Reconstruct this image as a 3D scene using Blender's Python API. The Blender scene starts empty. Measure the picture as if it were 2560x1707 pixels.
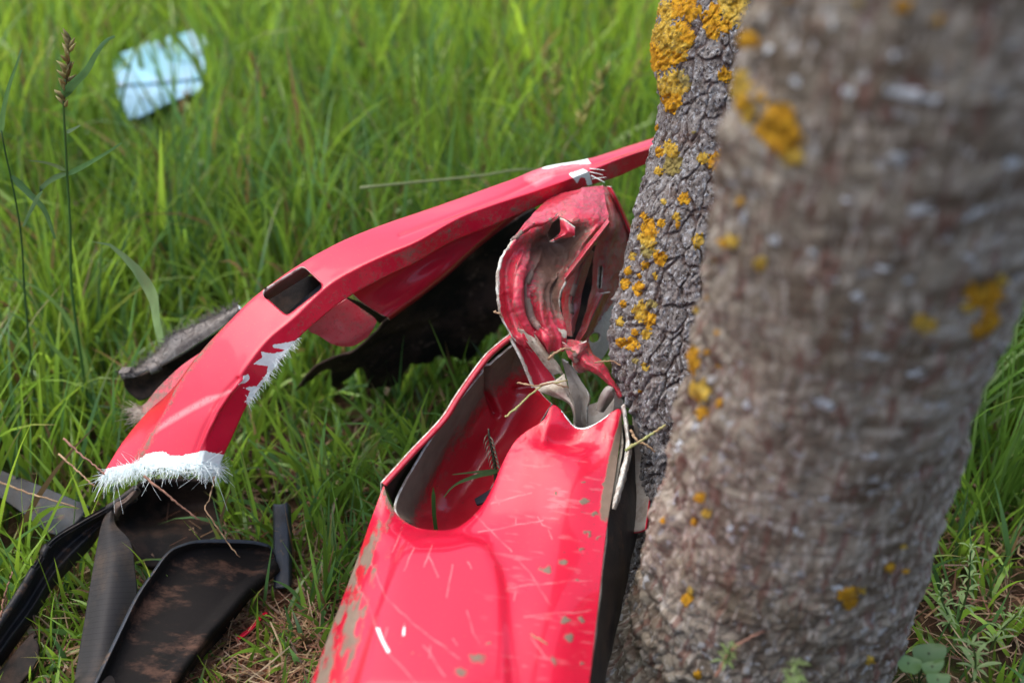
import bpy, math, random
import numpy as np
from mathutils import Vector
from mathutils.bvhtree import BVHTree

random.seed(7)
rng = np.random.default_rng(11)
scene = bpy.context.scene
COL = scene.collection

# ------------------------------------------------------------------ camera, world, sun, exposure
CAM_H, FPX, CX, CY = 1.0, 50.0 / 36.0 * 2560.0, 1280.0, 853.5
S30, C30 = 0.5, math.sqrt(3) / 2
cam_d = bpy.data.cameras.new("camera")
cam = bpy.data.objects.new("camera", cam_d)
COL.objects.link(cam)
cam.location = (0, 0, CAM_H)
cam.rotation_euler = (math.radians(60), 0, 0)
cam_d.lens = 50
cam_d.sensor_width = 36
cam_d.clip_start = 0.05
cam_d.clip_end = 1500
cam_d.dof.use_dof = True
cam_d.dof.focus_distance = 1.43
cam_d.dof.aperture_fstop = 2.8
scene.camera = cam

SUN_EL, SUN_AZ = math.radians(70), math.radians(-85)     # azimuth clockwise from +Y
w = bpy.data.worlds.new("World")
scene.world = w
w.use_nodes = True
wn = w.node_tree.nodes
sky = wn.new("ShaderNodeTexSky")
sky.sky_type = 'NISHITA'
sky.sun_disc = False
sky.sun_elevation = SUN_EL
sky.sun_rotation = SUN_AZ
sky.air_density = 1.0
sky.dust_density = 6.0
sky.ozone_density = 1.0
wn["Background"].inputs[1].default_value = 0.15
w.node_tree.links.new(sky.outputs[0], wn["Background"].inputs[0])
sd = bpy.data.lights.new("sun", 'SUN')
sd.energy = 0.9
sd.angle = math.radians(75)
sd.color = (1.0, 0.95, 0.86)
so = bpy.data.objects.new("sun", sd)
COL.objects.link(so)
sv = Vector((math.sin(SUN_AZ) * math.cos(SUN_EL), math.cos(SUN_AZ) * math.cos(SUN_EL), math.sin(SUN_EL)))
so.rotation_euler = sv.to_track_quat('Z', 'Y').to_euler()
so.location = (-3, 0, 5)
vs = scene.view_settings
vs.view_transform = 'Standard'
vs.look = 'None'
vs.gamma = 1
vs.use_curve_mapping = False
vs.exposure = 1.15
scene.cycles.use_denoising = True
scene.cycles.max_bounces = 8
scene.cycles.transparent_max_bounces = 8

# ------------------------------------------------------------------ numeric helpers
def P(px, py, d):
    """photo pixel (2560x1707) + distance along the view axis -> point in the world"""
    x = (np.asarray(px, float) - CX) / FPX
    y = (CY - np.asarray(py, float)) / FPX
    d = np.asarray(d, float)
    return np.stack([d * x, d * (C30 + y * S30), CAM_H + d * (-S30 + y * C30)], -1)

def proj(p):
    q = p - np.array([0, 0, CAM_H])
    d = q[..., 1] * C30 - q[..., 2] * S30
    u = q[..., 1] * S30 + q[..., 2] * C30
    return CX + FPX * q[..., 0] / d, CY - FPX * u / d, d

def gd(py, z=0.0):
    return (CAM_H - z) / (S30 - C30 * (CY - py) / FPX)

def Z(x0, y0, s, pts):
    return [(x0 + p[0] / s, y0 + p[1] / s) + tuple(p[2:]) for p in pts]

def z1(*p): return Z(200, 300, 2.614, p)
def z2(*p): return Z(900, 300, 2.614, p)
def z3(*p): return Z(1150, 400, 2.09, p)
def z4(*p): return Z(200, 750, 2.851, p)
def z5(*p): return Z(0, 1100, 2.584, p)
def z6(*p): return Z(750, 1050, 2.387, p)

def hsh(ix, iy, iz, k=0):
    h = (ix.astype(np.int64) * 374761393 + iy.astype(np.int64) * 668265263 + iz.astype(np.int64) * 2147483647 + k * 974634777) & 0xFFFFFFFF
    h = ((h ^ (h >> 13)) * 1274126177) & 0xFFFFFFFF
    h = ((h ^ (h >> 16)) * 2246822519) & 0xFFFFFFFF
    return ((h ^ (h >> 15)) & 0xFFFFFF) / float(0xFFFFFF)

def vnoise(p, k=0):
    i = np.floor(p).astype(np.int64)
    f = p - i
    f = f * f * (3 - 2 * f)
    r = 0
    for a in (0, 1):
        for b in (0, 1):
            for c in (0, 1):
                wgt = (f[..., 0] if a else 1 - f[..., 0]) * (f[..., 1] if b else 1 - f[..., 1]) * (f[..., 2] if c else 1 - f[..., 2])
                r = r + wgt * hsh(i[..., 0] + a, i[..., 1] + b, i[..., 2] + c, k)
    return r

def fbm(p, o=4, k=0):
    r, a, t = 0, 1.0, 0
    for j in range(o):
        r = r + a * vnoise(p * (2 ** j) + 17.3 * j, k + j)
        t += a
        a *= 0.5
    return r / t - 0.5

def voro(p, k=0):
    i = np.floor(p).astype(np.int64)
    F1 = np.full(p.shape[:-1], 9.0)
    F2 = np.full(p.shape[:-1], 9.0)
    ID = np.zeros(p.shape[:-1])
    for a in (-1, 0, 1):
        for b in (-1, 0, 1):
            for c in (-1, 0, 1):
                x, y, z = i[..., 0] + a, i[..., 1] + b, i[..., 2] + c
                q = np.stack([x + hsh(x, y, z, k), y + hsh(x, y, z, k + 1), z + hsh(x, y, z, k + 2)], -1) - p
                d = np.sqrt((q ** 2).sum(-1))
                n = d < F1
                F2 = np.where(n, F1, np.minimum(F2, d))
                ID = np.where(n, hsh(x, y, z, k + 3), ID)
                F1 = np.where(n, d, F1)
    return F1, F2, ID

def crom(Pts, n=None, t=None):
    Pts = np.asarray(Pts, float)
    k = len(Pts)
    if k == 1:
        return np.repeat(Pts, n, 0)
    if t is None:
        t = np.linspace(0, k - 1, n)
    i = np.clip(np.floor(t).astype(int), 0, k - 2)
    f = (t - i).reshape((-1,) + (1,) * (Pts.ndim - 1))
    E = np.concatenate([[2 * Pts[0] - Pts[1]], Pts, [2 * Pts[-1] - Pts[-2]]])
    a, b, c, d = E[i], E[i + 1], E[i + 2], E[i + 3]
    return 0.5 * ((2 * b) + (c - a) * f + (2 * a - 5 * b + 4 * c - d) * f ** 2 + (3 * b - a - 3 * c + d) * f ** 3)

def resample(line, n, smooth=True):
    line = np.asarray(line, float)
    if smooth and len(line) > 2:
        line = crom(line, 20 * len(line))
    s = np.concatenate([[0], np.cumsum(np.linalg.norm(np.diff(line, axis=0), axis=1))])
    t = np.linspace(0, s[-1], n)
    return np.stack([np.interp(t, s, line[:, j]) for j in range(line.shape[1])], -1)

def sdf_poly(x, y, poly):
    """signed distance to a polygon, negative inside"""
    poly = np.asarray([q[:2] for q in poly], float)
    d = np.full(x.shape, 1e18)
    inside = np.zeros(x.shape, bool)
    for k in range(len(poly)):
        a, b = poly[k], poly[(k + 1) % len(poly)]
        e = b - a
        wx, wy = x - a[0], y - a[1]
        t = np.clip((wx * e[0] + wy * e[1]) / (e @ e + 1e-12), 0, 1)
        d = np.minimum(d, (wx - t * e[0]) ** 2 + (wy - t * e[1]) ** 2)
        c = ((a[1] > y) != (b[1] > y)) & (x < (b[0] - a[0]) * (y - a[1]) / (b[1] - a[1] + 1e-12) + a[0])
        inside ^= c
    d = np.sqrt(d)
    return np.where(inside, -d, d)

def d_line(x, y, line):
    d = np.full(x.shape, 1e18)
    for a, b in zip(line[:-1], line[1:]):
        ex, ey = b[0] - a[0], b[1] - a[1]
        t = np.clip(((x - a[0]) * ex + (y - a[1]) * ey) / (ex * ex + ey * ey + 1e-9), 0, 1)
        d = np.minimum(d, (x - a[0] - t * ex) ** 2 + (y - a[1] - t * ey) ** 2)
    return np.sqrt(d)

# ------------------------------------------------------------------ object helpers
def thing(name, label, cat, loc=(0, 0, 0), group=None):
    if cat == "grass stalk":
        group = "tall grass stalks standing out of the meadow"
    if cat == "plastic piece":
        group = "broken black and grey plastic pieces"
    o = bpy.data.objects.new(name, None)
    COL.objects.link(o)
    o.location = loc
    o.empty_display_size = 0.02
    o["label"] = label
    o["category"] = cat
    if group:
        o["group"] = group
    return o

def obj(name, verts, faces, mats, parent=None, uv=None, attrs=None, smooth=True, face_mat=None):
    """verts in world coordinates; faces an (n,4)/(n,3) array or a list of index tuples"""
    me = bpy.data.meshes.new(name)
    verts = np.asarray(verts, float)
    off = np.zeros(3)
    if parent is not None:
        q = parent
        while q is not None:
            off = off + np.array(q.location)
            q = q.parent
        verts = verts - off
    if isinstance(faces, np.ndarray):
        nf, k = faces.shape
        me.vertices.add(len(verts))
        me.vertices.foreach_set("co", verts.astype(np.float32).ravel())
        me.loops.add(nf * k)
        me.loops.foreach_set("vertex_index", faces.astype(np.int32).ravel())
        me.polygons.add(nf)
        me.polygons.foreach_set("loop_start", np.arange(0, nf * k, k, dtype=np.int32))
        me.update(calc_edges=True)
    else:
        me.from_pydata(verts.tolist(), [], faces)
    me.polygons.foreach_set("use_smooth", np.full(len(me.polygons), smooth))
    for m in (mats if isinstance(mats, (list, tuple)) else [mats]):
        me.materials.append(m)
    if face_mat is not None:
        me.polygons.foreach_set("material_index", np.asarray(face_mat, np.int32))
    if uv is not None:
        ul = me.uv_layers.new(name="UVMap")
        li = np.zeros(len(me.loops), np.int32)
        me.loops.foreach_get("vertex_index", li)
        ul.data.foreach_set("uv", np.asarray(uv, np.float32)[li].ravel())
    for k, v in (attrs or {}).items():
        v = np.asarray(v, np.float32)
        if v.ndim == 1:
            me.attributes.new(k, 'FLOAT', 'POINT').data.foreach_set("value", v)
        else:
            me.attributes.new(k, 'FLOAT_VECTOR', 'POINT').data.foreach_set("vector", v.ravel())
    me.validate()
    me.update()
    o = bpy.data.objects.new(name, me)
    COL.objects.link(o)
    if parent is not None:
        o.parent = parent
    return o

HARD, SOFT, FRAG = [], [], []          # coarse collision grids for the grass

def grid_faces(nv, nu):
    a = np.arange(nv * nu).reshape(nv, nu)
    return np.stack([a[:-1, :-1], a[:-1, 1:], a[1:, 1:], a[1:, :-1]], -1).reshape(-1, 4)

def sheet(name, rows, mats, parent, nu=60, nv=60, thick=0.003, lin_rows=False, round_v=0, lin_u=False, disp=None,
          hole=None, masks=None, wrinkle=0.0, wscale=30, torn=None, face_cam=True, solid=HARD, seed=0, jag=0.0, label=None, noprot=False):
    """A bent plate: rows of (px,py,depth) control points; masks maps attribute -> function(px,py,u,v)"""
    R = []
    for r in rows:
        r = np.asarray(r, float)
        R.append(resample(P(r[:, 0], r[:, 1], r[:, 2]), nu, not lin_u))
    R = np.array(R)
    if lin_rows:
        t = np.linspace(0, len(R) - 1, nv)
        i = np.clip(np.floor(t).astype(int), 0, len(R) - 2)
        f = (t - i)[:, None, None]
        G = R[i] * (1 - f) + R[i + 1] * f
        for _ in range(round_v):
            G[1:-1] = 0.25 * G[:-2] + 0.5 * G[1:-1] + 0.25 * G[2:]
    else:
        G = crom(R, nv)
    U, V = np.meshgrid(np.linspace(0, 1, nu), np.linspace(0, 1, nv))
    if jag:
        n = (vnoise(np.stack([V * 40, V * 0 + seed, V * 0], -1)) - 0.5)
        G = G + ((np.roll(G, -1, 1) - np.roll(G, 1, 1)) * 0)
    du = np.gradient(G, axis=1)
    dv = np.gradient(G, axis=0)
    N = np.cross(du, dv)
    N /= np.linalg.norm(N, axis=-1, keepdims=True) + 1e-12
    flip = ((np.array([0, 0, CAM_H]) - G) * N).sum(-1).mean() < 0
    if flip:
        N = -N
    px, py, d = proj(G)
    if disp is not None:
        G = G + N * disp(px, py, U, V)[..., None]
    if wrinkle:
        G = G + N * (wrinkle * fbm(G * wscale + seed * 3.1, 3, seed))[..., None]
    keep = np.ones((nv - 1, nu - 1), bool)
    for h in ([hole] if callable(hole) else (hole or [])):
        px, py, d = proj(G)
        s = h(px, py, U, V)
        gy, gx = np.gradient(s)
        inside = s < 0
        c = (inside[:-1, :-1].astype(int) + inside[1:, :-1] + inside[:-1, 1:] + inside[1:, 1:])
        keep &= c < 3
        used = np.zeros((nv, nu), bool)
        rem = c >= 3
        kk = ~rem
        ur = np.zeros((nv, nu), bool)
        uk = np.zeros((nv, nu), bool)
        for a in (0, 1):
            for b in (0, 1):
                ur[a:nv - 1 + a, b:nu - 1 + b] |= rem
                uk[a:nv - 1 + a, b:nu - 1 + b] |= kk
        bnd = ur & uk
        bnd |= inside & uk
        g2 = gx ** 2 + gy ** 2 + 1e-9
        su = np.clip(-s * gx / g2, -1.2, 1.2)
        sv_ = np.clip(-s * gy / g2, -1.2, 1.2)
        G = np.where(bnd[..., None], G + np.gradient(G, axis=1) * su[..., None] + np.gradient(G, axis=0) * sv_[..., None], G)
    F = grid_faces(nv, nu)[keep.ravel()]
    if flip:
        F = F[:, ::-1]
    px, py, d = proj(G)
    at = {}
    for k, fn in (masks or {}).items():
        at[k] = np.clip(fn(px, py, U, V), 0, 1).ravel() if callable(fn) else np.full(G.shape[0] * G.shape[1], float(fn))
    V3 = G.reshape(-1, 3)
    used = np.unique(F)
    remap = -np.ones(len(V3), int)
    remap[used] = np.arange(len(used))
    o = obj(name, V3[used], remap[F].copy(), mats, parent, uv=np.stack([U.ravel(), V.ravel()], -1)[used],
            attrs={k: v[used] for k, v in at.items()})
    if thick:
        m = o.modifiers.new("solidify", 'SOLIDIFY')
        m.thickness = thick
        m.offset = -1
        nm = len(o.data.materials)
        m.material_offset = 2 if nm > 2 else 0
        m.material_offset_rim = 1 if nm > 1 else 0
    if label:
        o["label"] = label
    if not noprot:
        st = max(1, nu // 24), max(1, nv // 24)
        iv = np.unique(np.r_[np.arange(0, nv, st[1]), nv - 1])
        iu = np.unique(np.r_[np.arange(0, nu, st[0]), nu - 1])
        solid.append((G[np.ix_(iv, iu)].reshape(-1, 3), grid_faces(len(iv), len(iu))))
    return o, G

def tubes(lines, radii, sides=4, taper=0.3):
    """many thin tapered tubes in one mesh; lines are (n,3) arrays"""
    Vs, Fs, n0 = [], [], 0
    for ln, r in zip(lines, radii):
        ln = np.asarray(ln, float)
        n = len(ln)
        T = np.gradient(ln, axis=0)
        T /= np.linalg.norm(T, axis=1, keepdims=True) + 1e-12
        ref = np.array([0.31, 0.2, 0.93])
        A = np.cross(T, ref)
        A /= np.linalg.norm(A, axis=1, keepdims=True) + 1e-9
        B = np.cross(T, A)
        rad = r * (1 - (1 - taper) * np.linspace(0, 1, n)) if np.isscalar(r) else np.asarray(r)
        for k in range(n):
            for s in range(sides):
                a = 2 * math.pi * s / sides
                Vs.append(ln[k] + rad[k] * (math.cos(a) * A[k] + math.sin(a) * B[k]))
        for k in range(n - 1):
            for s in range(sides):
                s2 = (s + 1) % sides
                Fs.append((n0 + k * sides + s, n0 + k * sides + s2, n0 + (k + 1) * sides + s2, n0 + (k + 1) * sides + s))
        Fs.append(tuple(n0 + s for s in range(sides))[::-1])
        Fs.append(tuple(n0 + (n - 1) * sides + s for s in range(sides)))
        n0 += n * sides
    return np.array(Vs), Fs

def leaf_strip(spine, width, side, fold=0.25, prof=None):
    """blade of 3 verts per level, slightly V-folded; spine (n,3)"""
    spine = np.asarray(spine, float)
    n = len(spine)
    T = np.gradient(spine, axis=0)
    T /= np.linalg.norm(T, axis=1, keepdims=True)
    side = np.asarray(side, float)
    S = side - (T @ side)[:, None] * T if side.ndim == 1 else side
    S /= np.linalg.norm(S, axis=1, keepdims=True) + 1e-9
    N = np.cross(T, S)
    t = np.linspace(0, 1, n)
    wd = width * (prof(t) if prof else np.clip(1.15 - t, 0, 1) ** 0.7 * np.clip(t * 6 + 0.45, 0, 1))
    wd = wd[:, None] / 2
    V = np.stack([spine - S * wd + N * wd * fold, spine, spine + S * wd + N * wd * fold], 1).reshape(-1, 3)
    F = grid_faces(n, 3)
    return V, F

# ------------------------------------------------------------------ material helpers
def mat(name, color=(0.5, 0.5, 0.5), rough=0.5, **kw):
    m = bpy.data.materials.new(name)
    m.use_nodes = True
    b = m.node_tree.nodes["Principled BSDF"]
    b.inputs["Base Color"].default_value = (*color, 1)
    b.inputs["Roughness"].default_value = rough
    for k, v in kw.items():
        b.inputs[k.replace("_", " ")].default_value = v
    return m

class NT:
    def __init__(self, m):
        self.m, self.t = m, m.node_tree
        self.b = m.node_tree.nodes["Principled BSDF"]
    def new(self, kind, **props):
        n = self.t.nodes.new(kind)
        for k, v in props.items():
            setattr(n, k, v)
        return n
    def link(self, a, b):
        self.t.links.new(a, b)
    def attr(self, name):
        return self.new("ShaderNodeAttribute", attribute_name=name).outputs["Fac"]
    def coord(self, kind="Object"):
        return self.new("ShaderNodeTexCoord").outputs[kind]
    def map(self, vec, scale=(1, 1, 1), rot=(0, 0, 0)):
        n = self.new("ShaderNodeMapping")
        n.inputs["Scale"].default_value = scale
        n.inputs["Rotation"].default_value = rot
        self.link(vec, n.inputs["Vector"])
        return n.outputs[0]
    def noise(self, scale, detail=4, rough=0.6, vec=None, dist=0.0):
        n = self.new("ShaderNodeTexNoise")
        n.inputs["Scale"].default_value = scale
        n.inputs["Detail"].default_value = detail
        n.inputs["Roughness"].default_value = rough
        n.inputs["Distortion"].default_value = dist
        self.link(vec if vec is not None else self.coord(), n.inputs["Vector"])
        return n.outputs["Fac"]
    def voro(self, scale, vec=None, feature='F1', rnd=1.0):
        n = self.new("ShaderNodeTexVoronoi", feature=feature)
        n.inputs["Scale"].default_value = scale
        n.inputs["Randomness"].default_value = rnd
        self.link(vec if vec is not None else self.coord(), n.inputs["Vector"])
        return n
    def math(self, op, a, b=None, clamp=False):
        n = self.new("ShaderNodeMath", operation=op, use_clamp=clamp)
        for i, q in enumerate((a, b)):
            if q is None:
                continue
            if isinstance(q, (int, float)):
                n.inputs[i].default_value = q
            else:
                self.link(q, n.inputs[i])
        return n.outputs[0]
    def step(self, v, lo, hi):
        n = self.new("ShaderNodeMapRange", interpolation_type='SMOOTHSTEP')
        n.inputs["From Min"].default_value = lo
        n.inputs["From Max"].default_value = hi
        self.link(v, n.inputs["Value"])
        return n.outputs[0]
    def mix(self, fac, a, b):
        n = self.new("ShaderNodeMix", data_type='RGBA')
        for i, q in ((0, fac), (6, a), (7, b)):
            if isinstance(q, (int, float)):
                n.inputs[i].default_value = q
            elif isinstance(q, tuple):
                n.inputs[i].default_value = (*q, 1)
            else:
                self.link(q, n.inputs[i])
        return n.outputs[2]
    def fmix(self, fac, a, b):
        n = self.new("ShaderNodeMix", data_type='FLOAT')
        for i, q in ((0, fac), (2, a), (3, b)):
            if isinstance(q, (int, float)):
                n.inputs[i].default_value = q
            else:
                self.link(q, n.inputs[i])
        return n.outputs[0]
    def bump(self, h, strength=0.3, dist=0.002):
        n = self.new("ShaderNodeBump")
        n.inputs["Strength"].default_value = strength
        n.inputs["Distance"].default_value = dist
        self.link(h, n.inputs["Height"])
        self.link(n.outputs[0], self.b.inputs["Normal"])

# red paint: attributes chip (bare fibreglass), dust (dry mud), scr (scratch / scrape)
M = {}
def red_paint(name, color, fibre=(0.86, 0.95, 0.95), mud1=(0.13, 0.085, 0.06), mud2=(0.25, 0.19, 0.145), mudr=0.8, wts=(0.55, 0.55, 0.22)):
    m = mat(name, color, 0.34)
    n = NT(m)
    co = n.coord()
    chip, dust, scr = n.attr("chip"), n.attr("dust"), n.attr("scr")
    jag = n.noise(260, 4, 0.7, co)
    chipf = n.step(n.math('ADD', chip, n.math('MULTIPLY', n.math('SUBTRACT', jag, 0.5), 0.9)), 0.47, 0.53)
    big, fine, grit = n.noise(16, 6, 0.65, co), n.noise(150, 5, 0.75, co), n.noise(520, 3, 0.6, co)
    dsum = n.math('ADD', n.math('MULTIPLY', big, wts[0]), n.math('MULTIPLY', fine, wts[1]))
    dsum = n.math('ADD', dsum, n.math('MULTIPLY', grit, wts[2]))
    dustf = n.step(n.math('ADD', dsum, n.math('MULTIPLY', n.math('SUBTRACT', dust, 0.5), 0.85)), 0.56, 0.80)
    specks = n.step(n.math('ADD', n.noise(420, 2, 0.5, co), n.math('MULTIPLY', dust, 0.12)), 0.69, 0.73)
    fade = n.noise(9, 4, 0.6, co)
    base = n.mix(n.math('MULTIPLY', fade, 0.35), color, (color[0] * 0.8, color[1] * 1.6 + 0.006, color[2] * 1.4 + 0.004))
    scrf = n.math('MULTIPLY', scr, n.step(n.math('ADD', fine, n.math('MULTIPLY', grit, 0.4)), 0.45, 0.7))
    base = n.mix(n.math('MULTIPLY', scrf, 0.62), base, (0.60, 0.30, 0.31))
    base = n.mix(n.math('MULTIPLY', specks, 0.55), base, (0.10, 0.05, 0.04))
    mud = n.mix(n.noise(60, 3, 0.6, co), mud1, mud2)
    base = n.mix(dustf, base, mud)
    fib = n.mix(n.noise(300, 3, 0.6, n.map(co, (1, 0.2, 1))), tuple(c * 0.75 for c in fibre), fibre)
    base = n.mix(chipf, base, fib)
    n.link(base, n.b.inputs["Base Color"])
    r = n.fmix(dustf, n.math('ADD', n.math('MULTIPLY', big, 0.25), 0.2), mudr)
    r = n.fmix(chipf, r, 0.8)
    n.link(r, n.b.inputs["Roughness"])
    cw = n.math('MULTIPLY', n.math('SUBTRACT', 1.0, dustf), n.math('SUBTRACT', 1.0, chipf))
    n.link(n.math('MULTIPLY', cw, 0.6), n.b.inputs["Coat Weight"])
    n.b.inputs["Specular IOR Level"].default_value = 0.35
    n.b.inputs["Coat Roughness"].default_value = 0.07
    h = n.math('SUBTRACT', n.math('MULTIPLY', dustf, n.math('ADD', fine, 0.4)), n.math('MULTIPLY', chipf, 0.8))
    h = n.math('SUBTRACT', h, n.math('MULTIPLY', scrf, 0.3))
    n.bump(h, 0.5, 0.0012)
    return m
M['red'] = red_paint("red_bumper_paint", (0.60, 0.005, 0.034))
M['red2'] = red_paint("red_bumper_paint_muddy", (0.58, 0.030, 0.062), fibre=(0.62, 0.60, 0.52), mud1=(0.11, 0.065, 0.05), mud2=(0.26, 0.165, 0.135), mudr=0.32, wts=(0.26, 0.68, 0.40))

def noisy(name, c1, c2, rough, scale=40, c3=None, bump=0.3, bscale=200, spec=0.5, lo=0.4, hi=0.62, dist=0.0, stretch=(1, 1, 1), rot=(0, 0, 0)):
    m = mat(name, c1, rough)
    n = NT(m)
    co = n.map(n.coord(), stretch, rot)
    c = n.mix(n.step(n.noise(scale, 6, 0.7, co, dist), lo, hi), c1, c2)
    if c3:
        c = n.mix(n.step(n.noise(scale * 3.3, 5, 0.7, co), 0.57, 0.68), c, c3)
    n.link(c, n.b.inputs["Base Color"])
    n.b.inputs["Specular IOR Level"].default_value = spec
    n.bump(n.noise(bscale, 4, 0.7, co), bump, 0.002)
    return m
M['cream'] = noisy("bare_cream_laminate", (0.50, 0.47, 0.39), (0.30, 0.25, 0.19), 0.65, 45, (0.14, 0.10, 0.075))
M['edge'] = noisy("broken_laminate_edge", (0.62, 0.64, 0.60), (0.33, 0.27, 0.22), 0.75, 120)
M['inner'] = noisy("dusty_inner_laminate", (0.28, 0.19, 0.165), (0.20, 0.15, 0.12), 0.6, 30, (0.34, 0.06, 0.06))
M['greyin'] = noisy("grey_inner_laminate", (0.36, 0.34, 0.31), (0.24, 0.20, 0.17), 0.55, 25)
M['dark'] = noisy("black_soiled_plastic_and_shade", (0.008, 0.007, 0.007), (0.035, 0.022, 0.017), 0.65, 22, spec=0.15)  # soiled black plastic, also the black of the sheets that darken gaps
M['black'] = noisy("black_trim_plastic", (0.012, 0.013, 0.016), (0.035, 0.026, 0.022), 0.5, 18, (0.085, 0.05, 0.034), bump=0.25, spec=0.3)
M['slate'] = noisy("slate_grey_plastic", (0.026, 0.034, 0.048), (0.018, 0.021, 0.026), 0.5, 30, (0.09, 0.062, 0.045), bump=0.25, spec=0.3)
M['brownblack'] = noisy("mud_smeared_black_plastic", (0.007, 0.006, 0.006), (0.080, 0.043, 0.030), 0.75, 30, (0.007, 0.006, 0.005), bump=0.5, lo=0.50, hi=0.68, stretch=(0.42, 1, 1), spec=0.15, rot=(0, 0, 0.35))
M['fibre'] = noisy("white_glass_fibre", (0.88, 0.96, 0.96), (0.76, 0.88, 0.89), 0.7, 200)
M['felt'] = noisy("grey_felt", (0.24, 0.225, 0.215), (0.15, 0.135, 0.125), 0.95, 60, (0.34, 0.33, 0.31), bump=0.8, bscale=420, spec=0.1)
M['blue'] = noisy("pale_blue_white_panel", (0.27, 0.60, 0.80), (0.38, 0.56, 0.82), 0.45, 14)
M['straw'] = noisy("dry_straw", (0.38, 0.26, 0.15), (0.26, 0.15, 0.085), 0.7, 90)
M['stalk'] = noisy("pinkish_dry_stalk", (0.30, 0.15, 0.10), (0.20, 0.10, 0.07), 0.6, 90)
M['sprig'] = noisy("pale_green_sprig", (0.30, 0.34, 0.12), (0.36, 0.27, 0.13), 0.6, 60)

def mesh_plastic():
    m = mat("grid_textured_grey_plastic", (0.07, 0.07, 0.07), 0.6, Specular_IOR_Level=0.2)
    n = NT(m)
    uv = n.new("ShaderNodeTexCoord").outputs["UV"]
    br = n.new("ShaderNodeTexBrick")
    br.offset = 0
    br.inputs["Scale"].default_value = 1
    br.inputs["Brick Width"].default_value = 1 / 42
    br.inputs["Row Height"].default_value = 1 / 110
    br.inputs["Mortar Size"].default_value = 0.0018
    n.link(uv, br.inputs["Vector"])
    c = n.mix(n.step(n.noise(22, 5, 0.65), 0.42, 0.66), (0.030, 0.030, 0.032), (0.080, 0.060, 0.047))
    c = n.mix(n.math('MULTIPLY', br.outputs["Fac"], 0.45), c, (0.006, 0.006, 0.006))
    n.link(c, n.b.inputs["Base Color"])
    n.bump(n.math('ADD', n.math('MULTIPLY', br.outputs["Fac"], -0.7), n.noise(200, 3)), 0.3, 0.001)
    return m
M['mesh'] = mesh_plastic()

def plant_mat(name, transl=0.35):
    """leaf shader: attribute gc (vector colour), diffuse + translucent + weak gloss"""
    m = bpy.data.materials.new(name)
    m.use_nodes = True
    t = m.node_tree
    t.nodes.clear()
    at = t.nodes.new("ShaderNodeAttribute")
    at.attribute_name = "gc"
    out = t.nodes.new("ShaderNodeOutputMaterial")
    di = t.nodes.new("ShaderNodeBsdfDiffuse")
    tr = t.nodes.new("ShaderNodeBsdfTranslucent")
    gl = t.nodes.new("ShaderNodeBsdfGlossy")
    gl.inputs["Roughness"].default_value = 0.38
    gl.inputs["Color"].default_value = (0.9, 0.95, 0.9, 1)
    hs = t.nodes.new("ShaderNodeHueSaturation")
    hs.inputs["Hue"].default_value = 0.485
    hs.inputs["Value"].default_value = 1.5
    m1 = t.nodes.new("ShaderNodeMixShader")
    m1.inputs[0].default_value = transl + 0.08
    m2 = t.nodes.new("ShaderNodeMixShader")
    m2.inputs[0].default_value = 0.035
    L = t.links.new
    L(at.outputs["Color"], di.inputs["Color"])
    L(at.outputs["Color"], hs.inputs["Color"])
    L(hs.outputs[0], tr.inputs["Color"])
    L(di.outputs[0], m1.inputs[1])
    L(tr.outputs[0], m1.inputs[2])
    L(m1.outputs[0], m2.inputs[1])
    L(gl.outputs[0], m2.inputs[2])
    L(m2.outputs[0], out.inputs["Surface"])
    return m
M['grass'] = plant_mat("grass_blade")

# ------------------------------------------------------------------ ground
def build_ground():
    xs = np.unique(np.concatenate([np.linspace(-3, 3, 150), -np.geomspace(3, 400, 16), np.geomspace(3, 400, 16)]))
    ys = np.unique(np.concatenate([np.linspace(-1, 6, 170), -np.geomspace(1, 400, 16), np.geomspace(6, 400, 16)]))
    X, Y = np.meshgrid(xs, ys)
    p = np.stack([X, Y, X * 0], -1)
    near = np.clip(1.2 - np.maximum(abs(X), abs(Y - 2)) / 8, 0, 1)
    Zz = 0.035 * fbm(p * 2.2, 3, 5) + 0.02 * fbm(p * 14, 2, 9)
    Zz = Zz * near
    m = mat("soil_and_thatch", (0.08, 0.05, 0.035), 0.95)
    n = NT(m)
    co = n.coord()
    c = n.mix(n.step(n.noise(9, 6, 0.7, co), 0.4, 0.65), (0.030, 0.019, 0.012), (0.085, 0.048, 0.030))
    c = n.mix(n.step(n.noise(70, 5, 0.7, n.map(co, (1, 0.25, 1), (0, 0, 0.6))), 0.52, 0.66), c, (0.16, 0.095, 0.058))
    c = n.mix(n.step(n.noise(5, 5, 0.7, co), 0.5, 0.62), c, (0.045, 0.075, 0.015))
    n.link(c, n.b.inputs["Base Color"])
    n.b.inputs["Specular IOR Level"].default_value = 0.1
    n.bump(n.noise(60, 6, 0.7, co), 0.9, 0.02)
    o = obj("ground", np.stack([X, Y, Zz], -1).reshape(-1, 3), grid_faces(len(ys), len(xs)), m)
    o["kind"] = "structure"
    o["label"] = "brown soil with dead thatch under the grass"
build_ground()

def gz(x, y):
    p = np.stack([np.asarray(x, float), np.asarray(y, float), np.zeros_like(np.asarray(x, float))], -1)
    return 0.035 * fbm(p * 2.2, 3, 5) + 0.02 * fbm(p * 14, 2, 9)

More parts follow.
